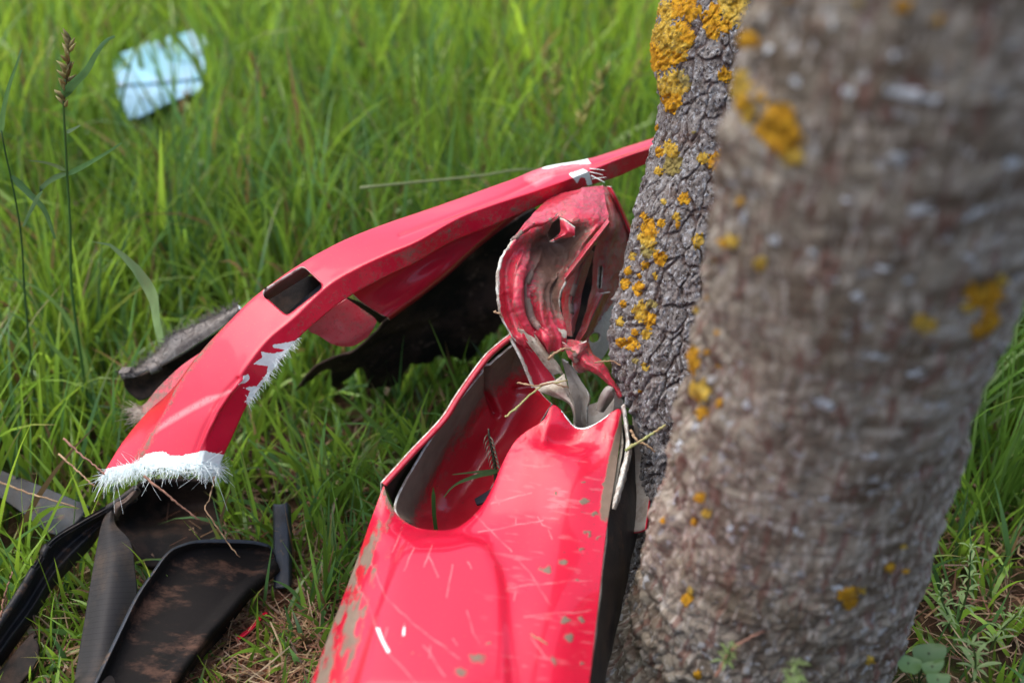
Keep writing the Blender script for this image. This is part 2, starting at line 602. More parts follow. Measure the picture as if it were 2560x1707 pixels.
# ------------------------------------------------------------------ tree
def bark_material(name, near):
    m = mat(name, (0.15, 0.12, 0.1), 0.85)
    n = NT(m)
    uv = n.new("ShaderNodeTexCoord").outputs["UV"]
    co = n.coord()
    crack, plate = n.attr("crack"), n.attr("plate")
    if near:
        c = n.mix(n.step(n.noise(26, 5, 0.6, co), 0.35, 0.65), (0.150, 0.120, 0.090), (0.345, 0.305, 0.245))
        band = n.noise(1, 4, 0.6, n.map(uv, (14, 85, 1)), 0.6)           # lying lenticel bands
        bandr = n.step(n.noise(1, 2, 0.5, n.map(uv, (7, 4, 1))), 0.45, 0.62)
        c = n.mix(n.math('MULTIPLY', n.step(plate, 0.52, 0.68), 0.6), c, (0.44, 0.42, 0.38))
        c = n.mix(n.math('MULTIPLY', n.step(plate, 0.46, 0.33), 0.55), c, (0.11, 0.08, 0.05))
        c = n.mix(n.math('MULTIPLY', n.step(band, 0.56, 0.68), n.math('MULTIPLY', bandr, 0.6)), c, (0.46, 0.44, 0.39))
        c = n.mix(n.math('MULTIPLY', n.step(band, 0.44, 0.30), 0.5), c, (0.10, 0.075, 0.05))
        fl = n.noise(1, 3, 0.55, n.map(uv, (150, 42, 1)))                 # upright pale and reddish flecks
        c = n.mix(n.math('MULTIPLY', n.step(fl, 0.53, 0.61), 0.75), c, (0.50, 0.455, 0.40))
        fr = n.noise(1, 3, 0.55, n.map(uv, (110, 24, 1)), 0.4)
        c = n.mix(n.math('MULTIPLY', n.step(fr, 0.55, 0.63), 0.75), c, (0.20, 0.10, 0.08))
        c = n.mix(n.math('MULTIPLY', n.step(n.noise(85, 2, 0.5, co), 0.63, 0.68), 0.85), c, (0.42, 0.43, 0.44))
        c = n.mix(n.math('MULTIPLY', n.step(n.noise(8, 4, 0.6, co), 0.52, 0.68), 0.35), c, (0.12, 0.105, 0.055))
    else:
        c = n.mix(n.step(n.noise(45, 5, 0.7, co), 0.36, 0.62), (0.11, 0.092, 0.084), (0.25, 0.235, 0.228))
        c = n.mix(n.math('MULTIPLY', n.step(plate, 0.5, 0.95), 0.6), c, (0.26, 0.25, 0.25))
        sp = n.noise(300, 4, 0.75, n.map(co, (1, 1, 0.55)))
        c = n.mix(n.step(sp, 0.54, 0.60), c, (0.42, 0.44, 0.47))
        c = n.mix(n.step(n.noise(260, 4, 0.75, n.map(co, (1, 1, 0.6), (0.4, 0, 0))), 0.55, 0.62), c, (0.035, 0.027, 0.023))
        c = n.mix(n.math('MULTIPLY', n.step(n.noise(30, 4, 0.7, co), 0.55, 0.7), 0.5), c, (0.13, 0.075, 0.055))
    c = n.mix(n.math('MULTIPLY', crack, 0.85), c, (0.075, 0.036, 0.026))
    n.link(c, n.b.inputs["Base Color"])
    n.b.inputs["Specular IOR Level"].default_value = 0.25
    n.bump(n.math('ADD', n.noise(260, 5, 0.75, co), n.math('MULTIPLY', n.noise(90, 4, 0.7, n.map(co, (1, 1, 0.5))), 1.2)), 0.8, 0.003)
    return m

def loft_trunk(stations, zs, nth, seed, near):
    st = np.array(stations, float)                         # z, x, y, r
    zz = np.array(zs)
    t = np.interp(zz, st[:, 0], np.arange(len(st)))
    ax = crom(st, t=t)
    th = np.linspace(-math.pi, math.pi, nth)               # theta 0 faces -Y (the viewer)
    TH, ZZ = np.meshgrid(th, zz)
    ct, sn = np.sin(TH), -np.cos(TH)
    cx, cy, r = ax[:, 1][:, None], ax[:, 2][:, None], ax[:, 3][:, None]
    dirv = np.stack([ct, sn, np.zeros_like(ct)], -1)
    circ = dirv * 0.12
    q = circ + np.stack([ZZ * 0, ZZ * 0, ZZ], -1)
    lobes = 0.14 * fbm(q * np.array([9, 9, 3.0]), 2, seed) + 0.10 * np.clip(0.25 - ZZ, 0, 1) * np.sin(TH * 5 + 1.0 + seed)
    lump = 0.012 * fbm(q * np.array([22, 22, 12.0]), 3, seed + 3)
    R = r * (1 + lobes) + lump
    base = np.stack([cx + R * ct, cy + R * sn, ZZ], -1)
    w1 = base + 0.012 * np.stack([fbm(base * 60, 2, seed + 5), fbm(base * 60 + 9, 2, seed + 6), fbm(base * 60 + 21, 2, seed + 7)], -1)
    if near:
        F1, F2, ID = voro(w1 * np.array([75, 75, 60.0]), seed)
        rough = np.clip(0.35 - ZZ, 0.0, 0.35) / 0.35
        rough = np.maximum(rough, np.clip((abs(TH - 0.0) - 1.0) / 0.6, 0, 1) * 0.8)
        crack = np.clip(1 - (F2 - F1) / 0.16, 0, 1) * (0.25 + 0.75 * rough)
        h = -0.0035 * crack + 0.0030 * (ID - 0.5) * (0.3 + rough) + 0.004 * fbm(w1 * np.array([60, 60, 160.0]), 3, seed + 8)
        flank = np.clip((np.abs(TH) - 0.75) / 0.6, 0, 1)
        h = h + 0.013 * np.maximum(rough, flank) * fbm(w1 * 80, 3, seed + 11) + 0.016 * flank * fbm(w1 * 32, 2, seed + 12)
        right = np.clip((TH + 0.35) / 0.7, 0, 1) * np.clip((1.6 - TH) / 0.4, 0, 1)
        wq = np.stack([TH * 2.2, (ZZ + 0.02 * np.cos(TH * 1.3 - 0.6)) * 75, ZZ * 0], -1)
        wr = fbm(wq + 0.5 * fbm(base * 30, 2, seed + 15)[..., None], 3, seed + 14)
        h = h + 0.006 * right * wr
        ID = 0.5 + wr * right
    else:
        F1, F2, ID = voro(w1 * np.array([210, 210, 105.0]), seed)
        G1, G2, I2 = voro(w1 * np.array([62, 62, 20.0]), seed + 20)
        crack = np.clip(1 - (G2 - G1) / 0.11, 0, 1)
        small = np.clip(1 - (F2 - F1) / 0.20, 0, 1)
        low = np.clip(0.50 - ZZ, 0.05, 0.35) / 0.35
        h = -0.0050 * crack * (0.6 + low) - 0.0022 * small * (0.3 + low) + 0.0034 * (ID - 0.5) * (0.4 + low) + 0.0042 * fbm(w1 * np.array([420, 420, 260.0]), 2, seed + 8)
        h = h + 0.010 * low * fbm(w1 * np.array([110, 110, 80.0]), 3, seed + 11)
    base = base + dirv * h[..., None]
    base[:, -1] = base[:, 0]
    s = np.stack([TH * 0.115, ZZ], -1)
    return base, s, crack, ID, dirv

BARK_N, BARK_F = bark_material("near_bark", True), bark_material("scaly_bark", False)
NEAR_ST = [(-0.08, 0.240, 1.075, 0.160), (0.0, 0.228, 1.06, 0.141), (0.08, 0.236, 1.035, 0.128), (0.25, 0.246, 0.985, 0.118), (0.40, 0.246, 0.94, 0.113),
           (0.55, 0.248, 0.89, 0.111), (0.70, 0.250, 0.84, 0.112), (0.95, 0.256, 0.77, 0.110), (1.5, 0.27, 0.68, 0.105), (2.3, 0.29, 0.62, 0.09), (3.0, 0.31, 0.60, 0.075)]
FAR_ST = [(-0.08, 0.205, 1.155, 0.125), (0.0, 0.205, 1.15, 0.108), (0.07, 0.200, 1.155, 0.088), (0.15, 0.198, 1.165, 0.070), (0.21, 0.196, 1.18, 0.066), (0.25, 0.186, 1.205, 0.074), (0.29, 0.178, 1.23, 0.076),
          (0.36, 0.187, 1.27, 0.073), (0.43, 0.204, 1.31, 0.072), (0.49, 0.216, 1.34, 0.068), (0.54, 0.214, 1.37, 0.071), (0.60, 0.222, 1.405, 0.066), (0.8, 0.25, 1.50, 0.062), (1.5, 0.36, 1.78, 0.05), (2.4, 0.48, 2.05, 0.035)]
tree = thing("tree", "grey brown forked tree trunk crusted with yellow lichen beside the wrecked red bumper", "tree", (0.24, 1.06, 0))
zn = np.concatenate([np.linspace(-0.08, 1.0, 430), np.linspace(1.01, 3.0, 90)])
zf = np.concatenate([np.linspace(-0.08, 0.66, 620), np.linspace(0.663, 2.4, 130)])
LICH = []
def add_trunk(name, st, zs, nth, seed, near, m):
    base, uv, crack, plate, dirv = loft_trunk(st, zs, nth, seed, near)
    nv, nu = base.shape[:2]
    obj(name, base.reshape(-1, 3), grid_faces(nv, nu), m, tree, uv=uv.reshape(-1, 2), attrs={"crack": crack.ravel(), "plate": plate.ravel()})
    iv, iu = np.arange(0, nv, 10), np.unique(np.r_[np.arange(0, nu, 12), nu - 1])
    HARD.append((base[np.ix_(iv, iu)].reshape(-1, 3), grid_faces(len(iv), len(iu))))
    return base, dirv
TN = add_trunk("trunk", NEAR_ST, zn, 520, 1, True, BARK_N)
TF = add_trunk("leaning_stem", FAR_ST, zf, 560, 4, False, BARK_F)

def build_shade_crown():  # out-of-view leaves added overhead to shade the wreck and near ground
    n = 5800
    q = rng.normal(size=(n, 3))
    q /= np.linalg.norm(q, axis=1, keepdims=True)
    clump = rng.normal(size=(60, 3))
    clump /= np.linalg.norm(clump, axis=1, keepdims=True)
    clump *= rng.uniform(0.35, 1.0, (60, 1))
    c = np.array([0.45, 0.95, 3.35]) + clump[rng.integers(0, 60, n)] * np.array([1.15, 1.15, 0.85]) + q * rng.uniform(0, 0.30, (n, 1))
    m2 = 2300
    c[:m2] += np.array([-1.25, 0.1, -0.35])  # second lobe moved left to dim the lower left
    a = rng.normal(size=(n, 3)); a /= np.linalg.norm(a, axis=1, keepdims=True)
    b = np.cross(a, rng.normal(size=(n, 3))); b /= np.linalg.norm(b, axis=1, keepdims=True)
    L = rng.uniform(0.025, 0.045, (n, 1))
    V = np.stack([c - a * L, c + b * L * 0.5, c + a * L, c - b * L * 0.5], 1).reshape(-1, 3)
    col = np.repeat(np.array([0.05, 0.10, 0.02]) * rng.uniform(.7, 1.4, (n, 1)), 4, 0)
    o = obj("shade_crown", V, np.arange(n * 4).reshape(n, 4), M['grass'], tree, attrs={"gc": col})
    o["kind"] = "stuff"
    for s0, e0 in (((0.31, 0.60, 2.95), (0.1, 0.4, 3.7)), ((0.31, 0.60, 2.9), (0.7, 0.7, 3.8)), ((0.48, 2.05, 2.35), (0.5, 1.5, 3.4)), ((0.30, 0.61, 2.6), (-0.2, 0.9, 3.3))):
        s0, e0 = np.array(s0), np.array(e0)
        ln = np.array([s0 + (e0 - s0) * t + np.array([0, 0, 0.15 * math.sin(t * 3)]) for t in np.linspace(0, 1, 10)])
        V, F = tubes([ln], [0.04 * (1 - .7 * np.linspace(0, 1, 10))], 8)
        obj("branch", V, F, BARK_N, tree, attrs={"crack": np.zeros(len(V)), "plate": np.zeros(len(V))})
build_shade_crown()

def lichen_mat(name, c1, c2, c3):
    m = mat(name, c1, 0.9)
    n = NT(m)
    co = n.coord()
    c = n.mix(n.step(n.noise(120, 5, 0.7, co), 0.36, 0.62), c1, c2)
    c = n.mix(n.step(n.noise(330, 3, 0.7, co), 0.55, 0.65), c, c3)
    n.link(c, n.b.inputs["Base Color"])
    n.b.inputs["Specular IOR Level"].default_value = 0.15
    n.bump(n.noise(420, 4, 0.75, co), 0.9, 0.003)
    return m
M['ylich'] = lichen_mat("yellow_lichen", (0.66, 0.37, 0.026), (0.46, 0.215, 0.014), (0.19, 0.14, 0.06))
M['ylich2'] = lichen_mat("pale_yellow_lichen", (0.62, 0.44, 0.085), (0.48, 0.29, 0.03), (0.24, 0.19, 0.09))
M['glich'] = lichen_mat("olive_lichen", (0.36, 0.30, 0.10), (0.24, 0.19, 0.07), (0.15, 0.12, 0.06))
M['wlich'] = lichen_mat("white_lichen", (0.68, 0.72, 0.76), (0.56, 0.60, 0.64), (0.60, 0.64, 0.67))

def lichen(T, px, py, rx, ry, m, name, ang=0.0, seed=0, thick=0.0022):
    base, dirv = T
    X, Y, D = proj(base)
    # nearest front-facing surface point
    N = ((np.array([0, 0, CAM_H]) - base) * dirv).sum(-1)
    e = (X - px) ** 2 + (Y - py) ** 2 + np.where(N > 0.0, 0, 1e9) 
    i, j = np.unravel_index(np.argmin(e), e.shape)
    if e[i, j] > 60 ** 2:
        return
    sc = D[i, j] / FPX
    wv, wu = int(3.2 * max(rx, ry) * sc / 0.0013) + 6, int(3.2 * max(rx, ry) * sc / 0.0010) + 8
    i0, i1, j0, j1 = max(0, i - wv), min(base.shape[0] - 1, i + wv), max(0, j - wu), min(base.shape[1] - 1, j + wu)
    B, Dv = base[i0:i1 + 1, j0:j1 + 1], dirv[i0:i1 + 1, j0:j1 + 1]
    x, y = X[i0:i1 + 1, j0:j1 + 1] - px, Y[i0:i1 + 1, j0:j1 + 1] - py
    ca, sa = math.cos(ang), math.sin(ang)
    u, v = (x * ca + y * sa) / rx, (-x * sa + y * ca) / ry
    r = np.sqrt(u * u + v * v)
    q = B / (sc * (rx + ry) * 0.5)
    f = 1 - r + 0.75 * fbm(q * 1.6 + seed, 3, seed) + 1.15 * fbm(q * 4.2 + seed, 3, seed + 2) - 1.1 * np.clip(fbm(B * 150 + seed, 2, seed + 5) - 0.12, 0, 1)
    f = np.where(np.abs(((B - base[i, j]) ** 2).sum(-1)) < (3.2 * max(rx, ry) * sc) ** 2, f, -1)
    ok = f > 0.02
    F = grid_faces(*B.shape[:2])
    keep = ok.ravel()[F].sum(1) >= 3
    if keep.sum() < 4:
        return
    F = F[keep]
    lift = thick * np.clip(f * 3, -0.15, 1) * (0.8 + 2.2 * fbm(B * 420, 2, 3)) + 0.0004
    V3 = (B + Dv * lift[..., None]).reshape(-1, 3)
    us = np.unique(F)
    rm = -np.ones(len(V3), int)
    rm[us] = np.arange(len(us))
    obj(name, V3[us], rm[F].copy(), m, tree)

stem_l = [(1717, 22, 35), (1679, 98, 45), (1706, 92, 30), (1679, 130, 38), (1643, 90, 28), (1646, 157, 25), (1640, 120, 20), (1679, 211, 38), (1706, 200, 22), (1682, 250, 25), (1668, 30, 20),
          (1782, 60, 28), (1812, 64, 20), (1835, 16, 40), (1790, 22, 18), (1810, 187, 18), (1682, 375, 20), (1684, 412, 25), (1793, 401, 22), (1757, 396, 14), (1711, 496, 15), (1650, 380, 11),
          (1650, 428, 12), (1640, 320, 8), (1624, 575, 24), (1620, 602, 20), (1618, 629, 15), (1652, 558, 11), (1692, 542, 12), (1695, 562, 8), (1652, 643, 18), (1747, 602, 16), (1598, 721, 16), (1567, 710, 12),
          (1603, 781, 22), (1630, 759, 13), (1627, 802, 16), (1552, 802, 10), (1572, 678, 10), (1614, 662, 12), (1617, 835, 14), (1580, 860, 18), (1558, 855, 14), (1615, 916, 10), (1590, 900, 9), (1601, 978, 6),
          (1585, 640, 9), (1600, 690, 8), (1590, 830, 10), (1640, 690, 7), (1612, 540, 10), (1560, 760, 9), (1660, 505, 7), (1735, 330, 6)]
near_l = [(1869, 98, 34), (1850, 217, 30), (1855, 255, 25), (1904, 241, 18), (1876, 290, 20), (1950, 315, 48), (1966, 347, 46), (1983, 390, 28), (1912, 325, 25), (2259, 16, 25), (2150, 2, 15),
          (2340, 49, 18), (1983, 2, 15), (1831, 602, 20), (1810, 607, 12), (1790, 651, 10), (1901, 659, 20), (1852, 504, 10), (1775, 743, 12), (1738, 775, 14), (1725, 803, 14), (1795, 830, 8), (2311, 808, 32),
          (2438, 738, 34), (2480, 732, 32), (2500, 700, 18), (2470, 800, 28), (2444, 825, 24), (2420, 770, 16), (1732, 894, 28), (1745, 925, 18), (1751, 976, 28), (1756, 1033, 18), (1690, 948, 14), (1823, 886, 8),
          (1801, 1009, 12), (1751, 1244, 18), (1768, 1282, 14), (1737, 1304, 10), (1721, 1495, 16), (1728, 1475, 10), (2222, 1416, 16), (2262, 1424, 10), (2258, 1364, 8), (2123, 1490, 24), (2101, 1484, 14),
          (2153, 1473, 12), (1660, 1301, 8), (1745, 1686, 12), (2172, 1648, 14), (1772, 880, 10), (1800, 912, 7)]
for k, (a, b, r) in enumerate(stem_l):
    lichen(TF, a, b, r * 1.06, r * random.uniform(0.95, 1.5), (M['glich'] if k % 9 == 8 else M['ylich2'] if k % 3 == 1 else M['ylich']), "lichen", random.uniform(-.4, .4), k + 1, 0.0015)
for k, (a, b, r) in enumerate(near_l):
    lichen(TN, a, b, r, r * random.uniform(0.85, 1.3), M['ylich2'] if k % 3 == 1 else M['ylich'], "lichen", random.uniform(-.5, .5), k + 70, 0.0018)
white_l = [(2270, 233, 70, 20, .22), (2246, 396, 28, 16, .1), (2121, 230, 22, 12, .4), (1861, 542, 9, 20, 0), (1926, 125, 11, 12, 0), (2235, 141, 13, 13, 0), (2536, 108, 16, 14, 0), (2145, 740, 15, 15, 0),
           (2083, 697, 20, 9, .5), (2273, 697, 17, 11, 0), (2530, 407, 22, 16, 0), (2063, 1009, 36, 14, .35), (1741, 1063, 6, 15, .3), (1828, 1320, 9, 9, 0), (1989, 1323, 9, 10, 0), (2096, 1468, 22, 9, 0),
           (2019, 1643, 9, 6, 0), (2300, 525, 48, 13, .05), (2440, 530, 40, 10, -.5), (2360, 290, 40, 9, .2), (2200, 670, 26, 9, .1), (1935, 600, 16, 12, .6), (2035, 630, 18, 10, .3), (2190, 890, 30, 8, .1),
           (2290, 930, 34, 7, -.2), (2180, 1140, 30, 8, -.1), (2060, 1245, 16, 7, 0), (1870, 1010, 12, 14, .5), (1700, 1110, 7, 22, .4), (1690, 1250, 5, 25, .3), (2120, 500, 14, 10, 0), (1990, 205, 9, 16, 0),
           (2085, 60, 10, 18, 0), (2420, 640, 18, 9, .2)]
for k, (a, b, rx, ry, an) in enumerate(white_l):
    lichen(TN, a, b, rx, ry, M['wlich'], "pale_lichen", an, k + 200, 0.0012)

# ------------------------------------------------------------------ red bumper
bumper = thing("car_bumper", "crushed red car bumper with torn white fibre ends wedged against the tree trunk", "bumper", tuple(P(1300, 1250, gd(1250))))
RED = [M['red'], M['edge'], M['inner']]
RED2 = [M['red2'], M['edge'], M['inner']]
def pm(*polys, soft=8.0):
    """mask from polygons in the picture: 1 inside, 0 outside, 0.5 on the outline"""
    def f(px, py, U, V):
        r = np.zeros_like(px)
        for p in polys:
            r = np.maximum(r, np.clip(0.5 - sdf_poly(px, py, p) / (2 * soft), 0, 1))
        return r
    return f

B_ = [(1690, 345, 1.70), (1466, 420, 1.65), (1263, 480, 1.60), (1091, 540, 1.57), (900, 610, 1.53), (774, 680, 1.51), (651, 755, 1.50), (572, 812, 1.49), (490, 893, 1.49), (428, 974, 1.485), (368, 1031, 1.48), (305, 1108, 1.47), (246, 1202, 1.455)]
U_ = [(1690, 326, 1.66), (1646, 341, 1.65), (1569, 365, 1.63), (1466, 397, 1.60), (1363, 415, 1.575), (1263, 453, 1.55), (1091, 514, 1.52), (900, 581, 1.48), (774, 644, 1.46), (651, 728, 1.445), (572, 803, 1.44), (502, 880, 1.44), (445, 960, 1.44), (410, 1031, 1.44), (375, 1094, 1.44), (328, 1186, 1.44)]
K_ = [(1685, 350, 1.63), (1644, 365, 1.615), (1566, 390, 1.59), (1493, 419, 1.57), (1409, 453, 1.54), (1332, 480, 1.52), (1225, 514, 1.495), (1145, 545, 1.475), (1045, 602, 1.45), (976, 632, 1.44), (900, 667, 1.43), (822, 712, 1.42), (735, 793, 1.41), (667, 850, 1.405), (614, 918, 1.40), (565, 995, 1.40), (526, 1059, 1.40), (496, 1186, 1.40)]
L_ = [(1680, 385, 1.64), (1636, 401, 1.625), (1550, 440, 1.60), (1447, 474, 1.565), (1374, 503, 1.545), (1244, 560, 1.51), (1130, 606, 1.485), (1042, 656, 1.465), (957, 696, 1.45), (866, 747, 1.435), (797, 801, 1.425), (740, 852, 1.42), (695, 908, 1.42), (656, 960, 1.42), (617, 1016, 1.42), (586, 1083, 1.42), (538, 1190, 1.42)]
I_ = [(a - 4, b - 12, d + 0.04) for a, b, d in L_]
slot_c = np.array([(650, 735), (762, 666), (812, 712), (712, 790)], float)
def slot_sdf(px, py, U, V):
    c = slot_c.mean(0)
    inner = c + (slot_c - c) * 0.74
    s = sdf_poly(px, py, inner) - 15.0
    return np.where((V > 0.22) & (V < 0.6), s, 50.0)
def end_sdf(px, py, U, V):
    n = 0.001 + 0.007 * vnoise(np.stack([V * 14, V * 0, V * 0], -1), 5) + 0.004 * vnoise(np.stack([V * 60, V * 0, V * 0], -1), 6)
    return (1 - n - U) * 2000
chipA = z2((1075, 370), (1200, 310), (1210, 285), (1480, 245), (1500, 300), (1280, 345), (1250, 380), (1150, 430), (1080, 390))
chipA2 = z2((1190, 318), (1215, 285), (1480, 240), (1510, 290), (1400, 288), (1310, 300), (1230, 322))
chipB = z2((1360, 350), (1430, 330), (1460, 320), (1500, 345), (1520, 440), (1490, 445), (1470, 380), (1440, 375), (1420, 415), (1395, 385))
chipC = z4((1370, 320), (1560, 285), (1500, 360), (1405, 470), (1350, 560), (1270, 640), (1200, 780), (1185, 700), (1210, 650), (1165, 625), (1260, 610), (1330, 530), (1340, 470), (1230, 455), (1300, 410), (1290, 370), (1380, 380), (1470, 355), (1380, 340))
chipD = z4((1165, 540), (1200, 525), (1210, 560), (1180, 590), (1120, 605), (1160, 575))
chipE = z4((150, 1255), (260, 1205), (350, 1185), (400, 1150), (430, 1130), (470, 1098), (500, 1092), (540, 1078), (600, 1080), (640, 1105), (720, 1110), (770, 1095), (830, 1085), (890, 1068), (930, 1085), (1050, 1105), (1060, 1430), (100, 1500))
tape = z4((1005, 668), (900, 690), (790, 750), (650, 830), (560, 900), (520, 960), (560, 930), (680, 860), (800, 790), (900, 740), (1000, 690), (1080, 650), (1060, 640))
def strip_chip(px, py, U, V):
    return np.maximum(pm(chipC, chipD, soft=5)(px, py, U, V), np.maximum(pm(chipE, soft=7)(px, py, U, V), np.maximum(pm(chipB, soft=4)(px, py, U, V), pm(chipA2, soft=6)(px, py, U, V))))
def strip_dust(px, py, U, V):
    front = np.clip((V - 0.5) * 20, 0, 1)
    seam = np.clip(1 - abs(V - 0.25) / 0.05, 0, 1) * np.clip((700 - px) / 150, 0, 1)
    return 0.20 + 0.20 * front * np.clip((px - 640) / 120, 0, 1) + 0.35 * seam + 0.12 * (V < 0.22)
def strip_scr(px, py, U, V):
    return np.maximum(pm(tape, soft=4)(px, py, U, V), 1.0 * pm(chipA, soft=6)(px, py, U, V))
def strip_disp(px, py, U, V):
    g = d_line(px, py, z4((1160, 560), (1070, 660), (990, 780), (920, 920), (860, 1060), (840, 1120)))
    g2 = d_line(px, py, z4((1120, 560), (1030, 660), (950, 780), (880, 920), (825, 1060), (805, 1120)))
    k = np.clip((700 - px) / 80, 0, 1) * (V > 0.28)
    long = d_line(px, py, [(1000, 590), (1145, 532), (1263, 488), (1363, 440), (1466, 415), (1569, 381), (1646, 355)])
    return k * (0.0022 * np.exp(-(g / 4.5) ** 2) - 0.0022 * np.exp(-(g2 / 5) ** 2)) - 0.0012 * np.exp(-(long / 5.0) ** 2) * (V > .25) * (V < .5)
strip, SG = sheet("upper_bar", [B_, U_, K_, L_, I_], RED, bumper, nu=820, nv=161, thick=0.0028, lin_rows=True, round_v=9, hole=[slot_sdf, end_sdf],
                  disp=strip_disp, masks={"chip": strip_chip, "dust": strip_dust, "scr": strip_scr}, wrinkle=0.0012, wscale=26, seed=3)
# rim of the slot, reaching inwards
ang = np.linspace(0, 2 * math.pi, 73)[:-1]
def slot_ring(grow, dd):
    c = slot_c.mean(0)
    inner = c + (slot_c - c) * 0.74
    out = []
    for a in ang:
        dx, dy = math.cos(a), math.sin(a)
        lo, hi = 0.0, 140.0
        for _ in range(30):
            mid = (lo + hi) / 2
            s = sdf_poly(np.array([c[0] + dx * mid]), np.array([c[1] + dy * mid]), inner)[0] - 15.0 - grow
            lo, hi = (mid, hi) if s < 0 else (lo, mid)
        out.append((c[0] + dx * lo, c[1] + dy * lo))
    out = np.array(out)
    X, Y, D = proj(SG)
    ds = []
    for a, b in out:
        e = (X - a) ** 2 + (Y - b) ** 2
        ds.append(D.ravel()[np.argmin(e)])
    return P(out[:, 0], out[:, 1], np.array(ds) + dd)
rings = [slot_ring(1.5, 0.0005), slot_ring(-2, 0.003), slot_ring(-3, 0.016), slot_ring(0, 0.03)]
RV = np.concatenate(rings)
RF = np.array([(k * 72 + i, k * 72 + (i + 1) % 72, (k + 1) * 72 + (i + 1) % 72, (k + 1) * 72 + i) for k in range(3) for i in range(72)])
obj("slot_rim", RV, RF, M['red2'], strip, attrs={"dust": np.full(len(RV), 0.42)})
sheet("slot_shade_sheet", [[(652, 752, 1.515), (735, 696, 1.52), (805, 690, 1.50)], [(668, 800, 1.51), (750, 745, 1.515), (840, 715, 1.49)], [(690, 830, 1.50), (770, 785, 1.50), (850, 738, 1.485)]], [M['dark']], strip, 30, 30, 0.003, noprot=True)  # dark sheet added so the open slot has a shaded inside
sheet("slot_brace", [[(700, 800, 1.475), (760, 745, 1.475), (815, 700, 1.475)], [(716, 806, 1.465), (774, 752, 1.465), (825, 712, 1.465)], [(735, 812, 1.475), (790, 760, 1.475), (840, 722, 1.475)]], [M['slate']], strip, 30, 12, 0.003, noprot=True)

# fold-back panels under the bar
def rim_mask(px, py, U, V): return np.clip((V - 0.90) * 20, 0, 1) * 0.8
sheet("rear_panel", [
    z2((-80, 1100, 1.54), (300, 860, 1.57), (640, 690, 1.60), (960, 560, 1.63), (1080, 540, 1.64)),
    z2((0, 1180, 1.56), (330, 960, 1.59), (680, 740, 1.62), (1000, 590, 1.645), (1100, 560, 1.65)),
    z2((120, 1260, 1.575), (470, 1020, 1.60), (740, 800, 1.63), (1010, 610, 1.65), (1130, 555, 1.66)),
    z2((180, 1290, 1.58), (520, 1040, 1.61), (770, 810, 1.635), (1030, 610, 1.66), (1160, 550, 1.67)),
    z2((195, 1310, 1.60), (530, 1055, 1.63), (785, 825, 1.655), (1045, 625, 1.68), (1170, 560, 1.69))],
    RED, bumper, 220, 110, 0.003, masks={"dust": 0.30, "scr": lambda px, py, U, V: 0.6 * np.clip(1 - abs(V - .72) / .05, 0, 1)})
sheet("rear_corner_flap", [
    z1((1480, 1330, 1.55), (1640, 1230, 1.555), (1740, 1165, 1.565)),
    z1((1500, 1380, 1.555), (1680, 1290, 1.56), (1850, 1240, 1.575)),
    z1((1560, 1410, 1.56), (1720, 1370, 1.565), (1930, 1300, 1.58)),
    z1((1640, 1460, 1.565), (1760, 1440, 1.57), (1930, 1340, 1.58)),
    z1((1700, 1480, 1.57), (1790, 1475, 1.575), (1880, 1420, 1.58))],
    RED, bumper, 100, 80, 0.004, masks={"dust": 0.36, "scr": 0.35})
sheet("panel_joint", [z1((1735, 1165, 1.572), (1850, 1210, 1.588), (2010, 1290, 1.60)), z1((1730, 1180, 1.60), (1850, 1250, 1.615), (1960, 1330, 1.62))], [M['dark']], bumper, 20, 8, 0.002, noprot=True)
sheet("soiled_panel_and_shade_skirt", [
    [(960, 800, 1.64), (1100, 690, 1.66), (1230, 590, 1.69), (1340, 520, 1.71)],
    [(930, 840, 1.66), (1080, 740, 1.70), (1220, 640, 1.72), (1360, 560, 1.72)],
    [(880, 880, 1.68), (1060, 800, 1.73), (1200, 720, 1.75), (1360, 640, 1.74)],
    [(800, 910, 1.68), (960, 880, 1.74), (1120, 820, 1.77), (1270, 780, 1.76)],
    [(730, 985, 1.76), (930, 985, 1.81), (1110, 945, 1.84), (1270, 900, 1.84)]],  # bottom row drawn down to the ground, its dark standing in for shade
    [noisy("mud_brown_and_shade_shell", (0.010, 0.008, 0.008), (0.045, 0.027, 0.022), 0.75, 16, (0.10, 0.065, 0.055), spec=0.15)], bumper, 90, 90, 0.003, wrinkle=0.012, wscale=14, solid=SOFT, hole=lambda px, py, U, V: (0.80 + 0.30 * fbm(np.stack([U * 11, V * 0, V * 0], -1), 4, 19) + 0.1 - V) * 60)

# left flap behind the bar, with frayed tip
flap, FG = sheet("left_flap", [
    z4((880, 360, 1.53), (720, 470, 1.535), (560, 620, 1.54), (470, 730, 1.54), (395, 775, 1.54)),
    z4((860, 420, 1.525), (720, 550, 1.53), (600, 680, 1.53), (500, 790, 1.53), (400, 800, 1.53)),
    z4((840, 480, 1.52), (700, 640, 1.52), (590, 760, 1.52), (500, 850, 1.52), (440, 830, 1.525)),
    z4((820, 540, 1.51), (680, 720, 1.51), (580, 830, 1.51), (480, 900, 1.51), (430, 850, 1.52))],
    RED2, bumper, 100, 60, 0.003, masks={"dust": lambda px, py, U, V: 0.3 + 0.35 * U, "chip": lambda px, py, U, V: np.clip((U - .86) * 6, 0, 1)})

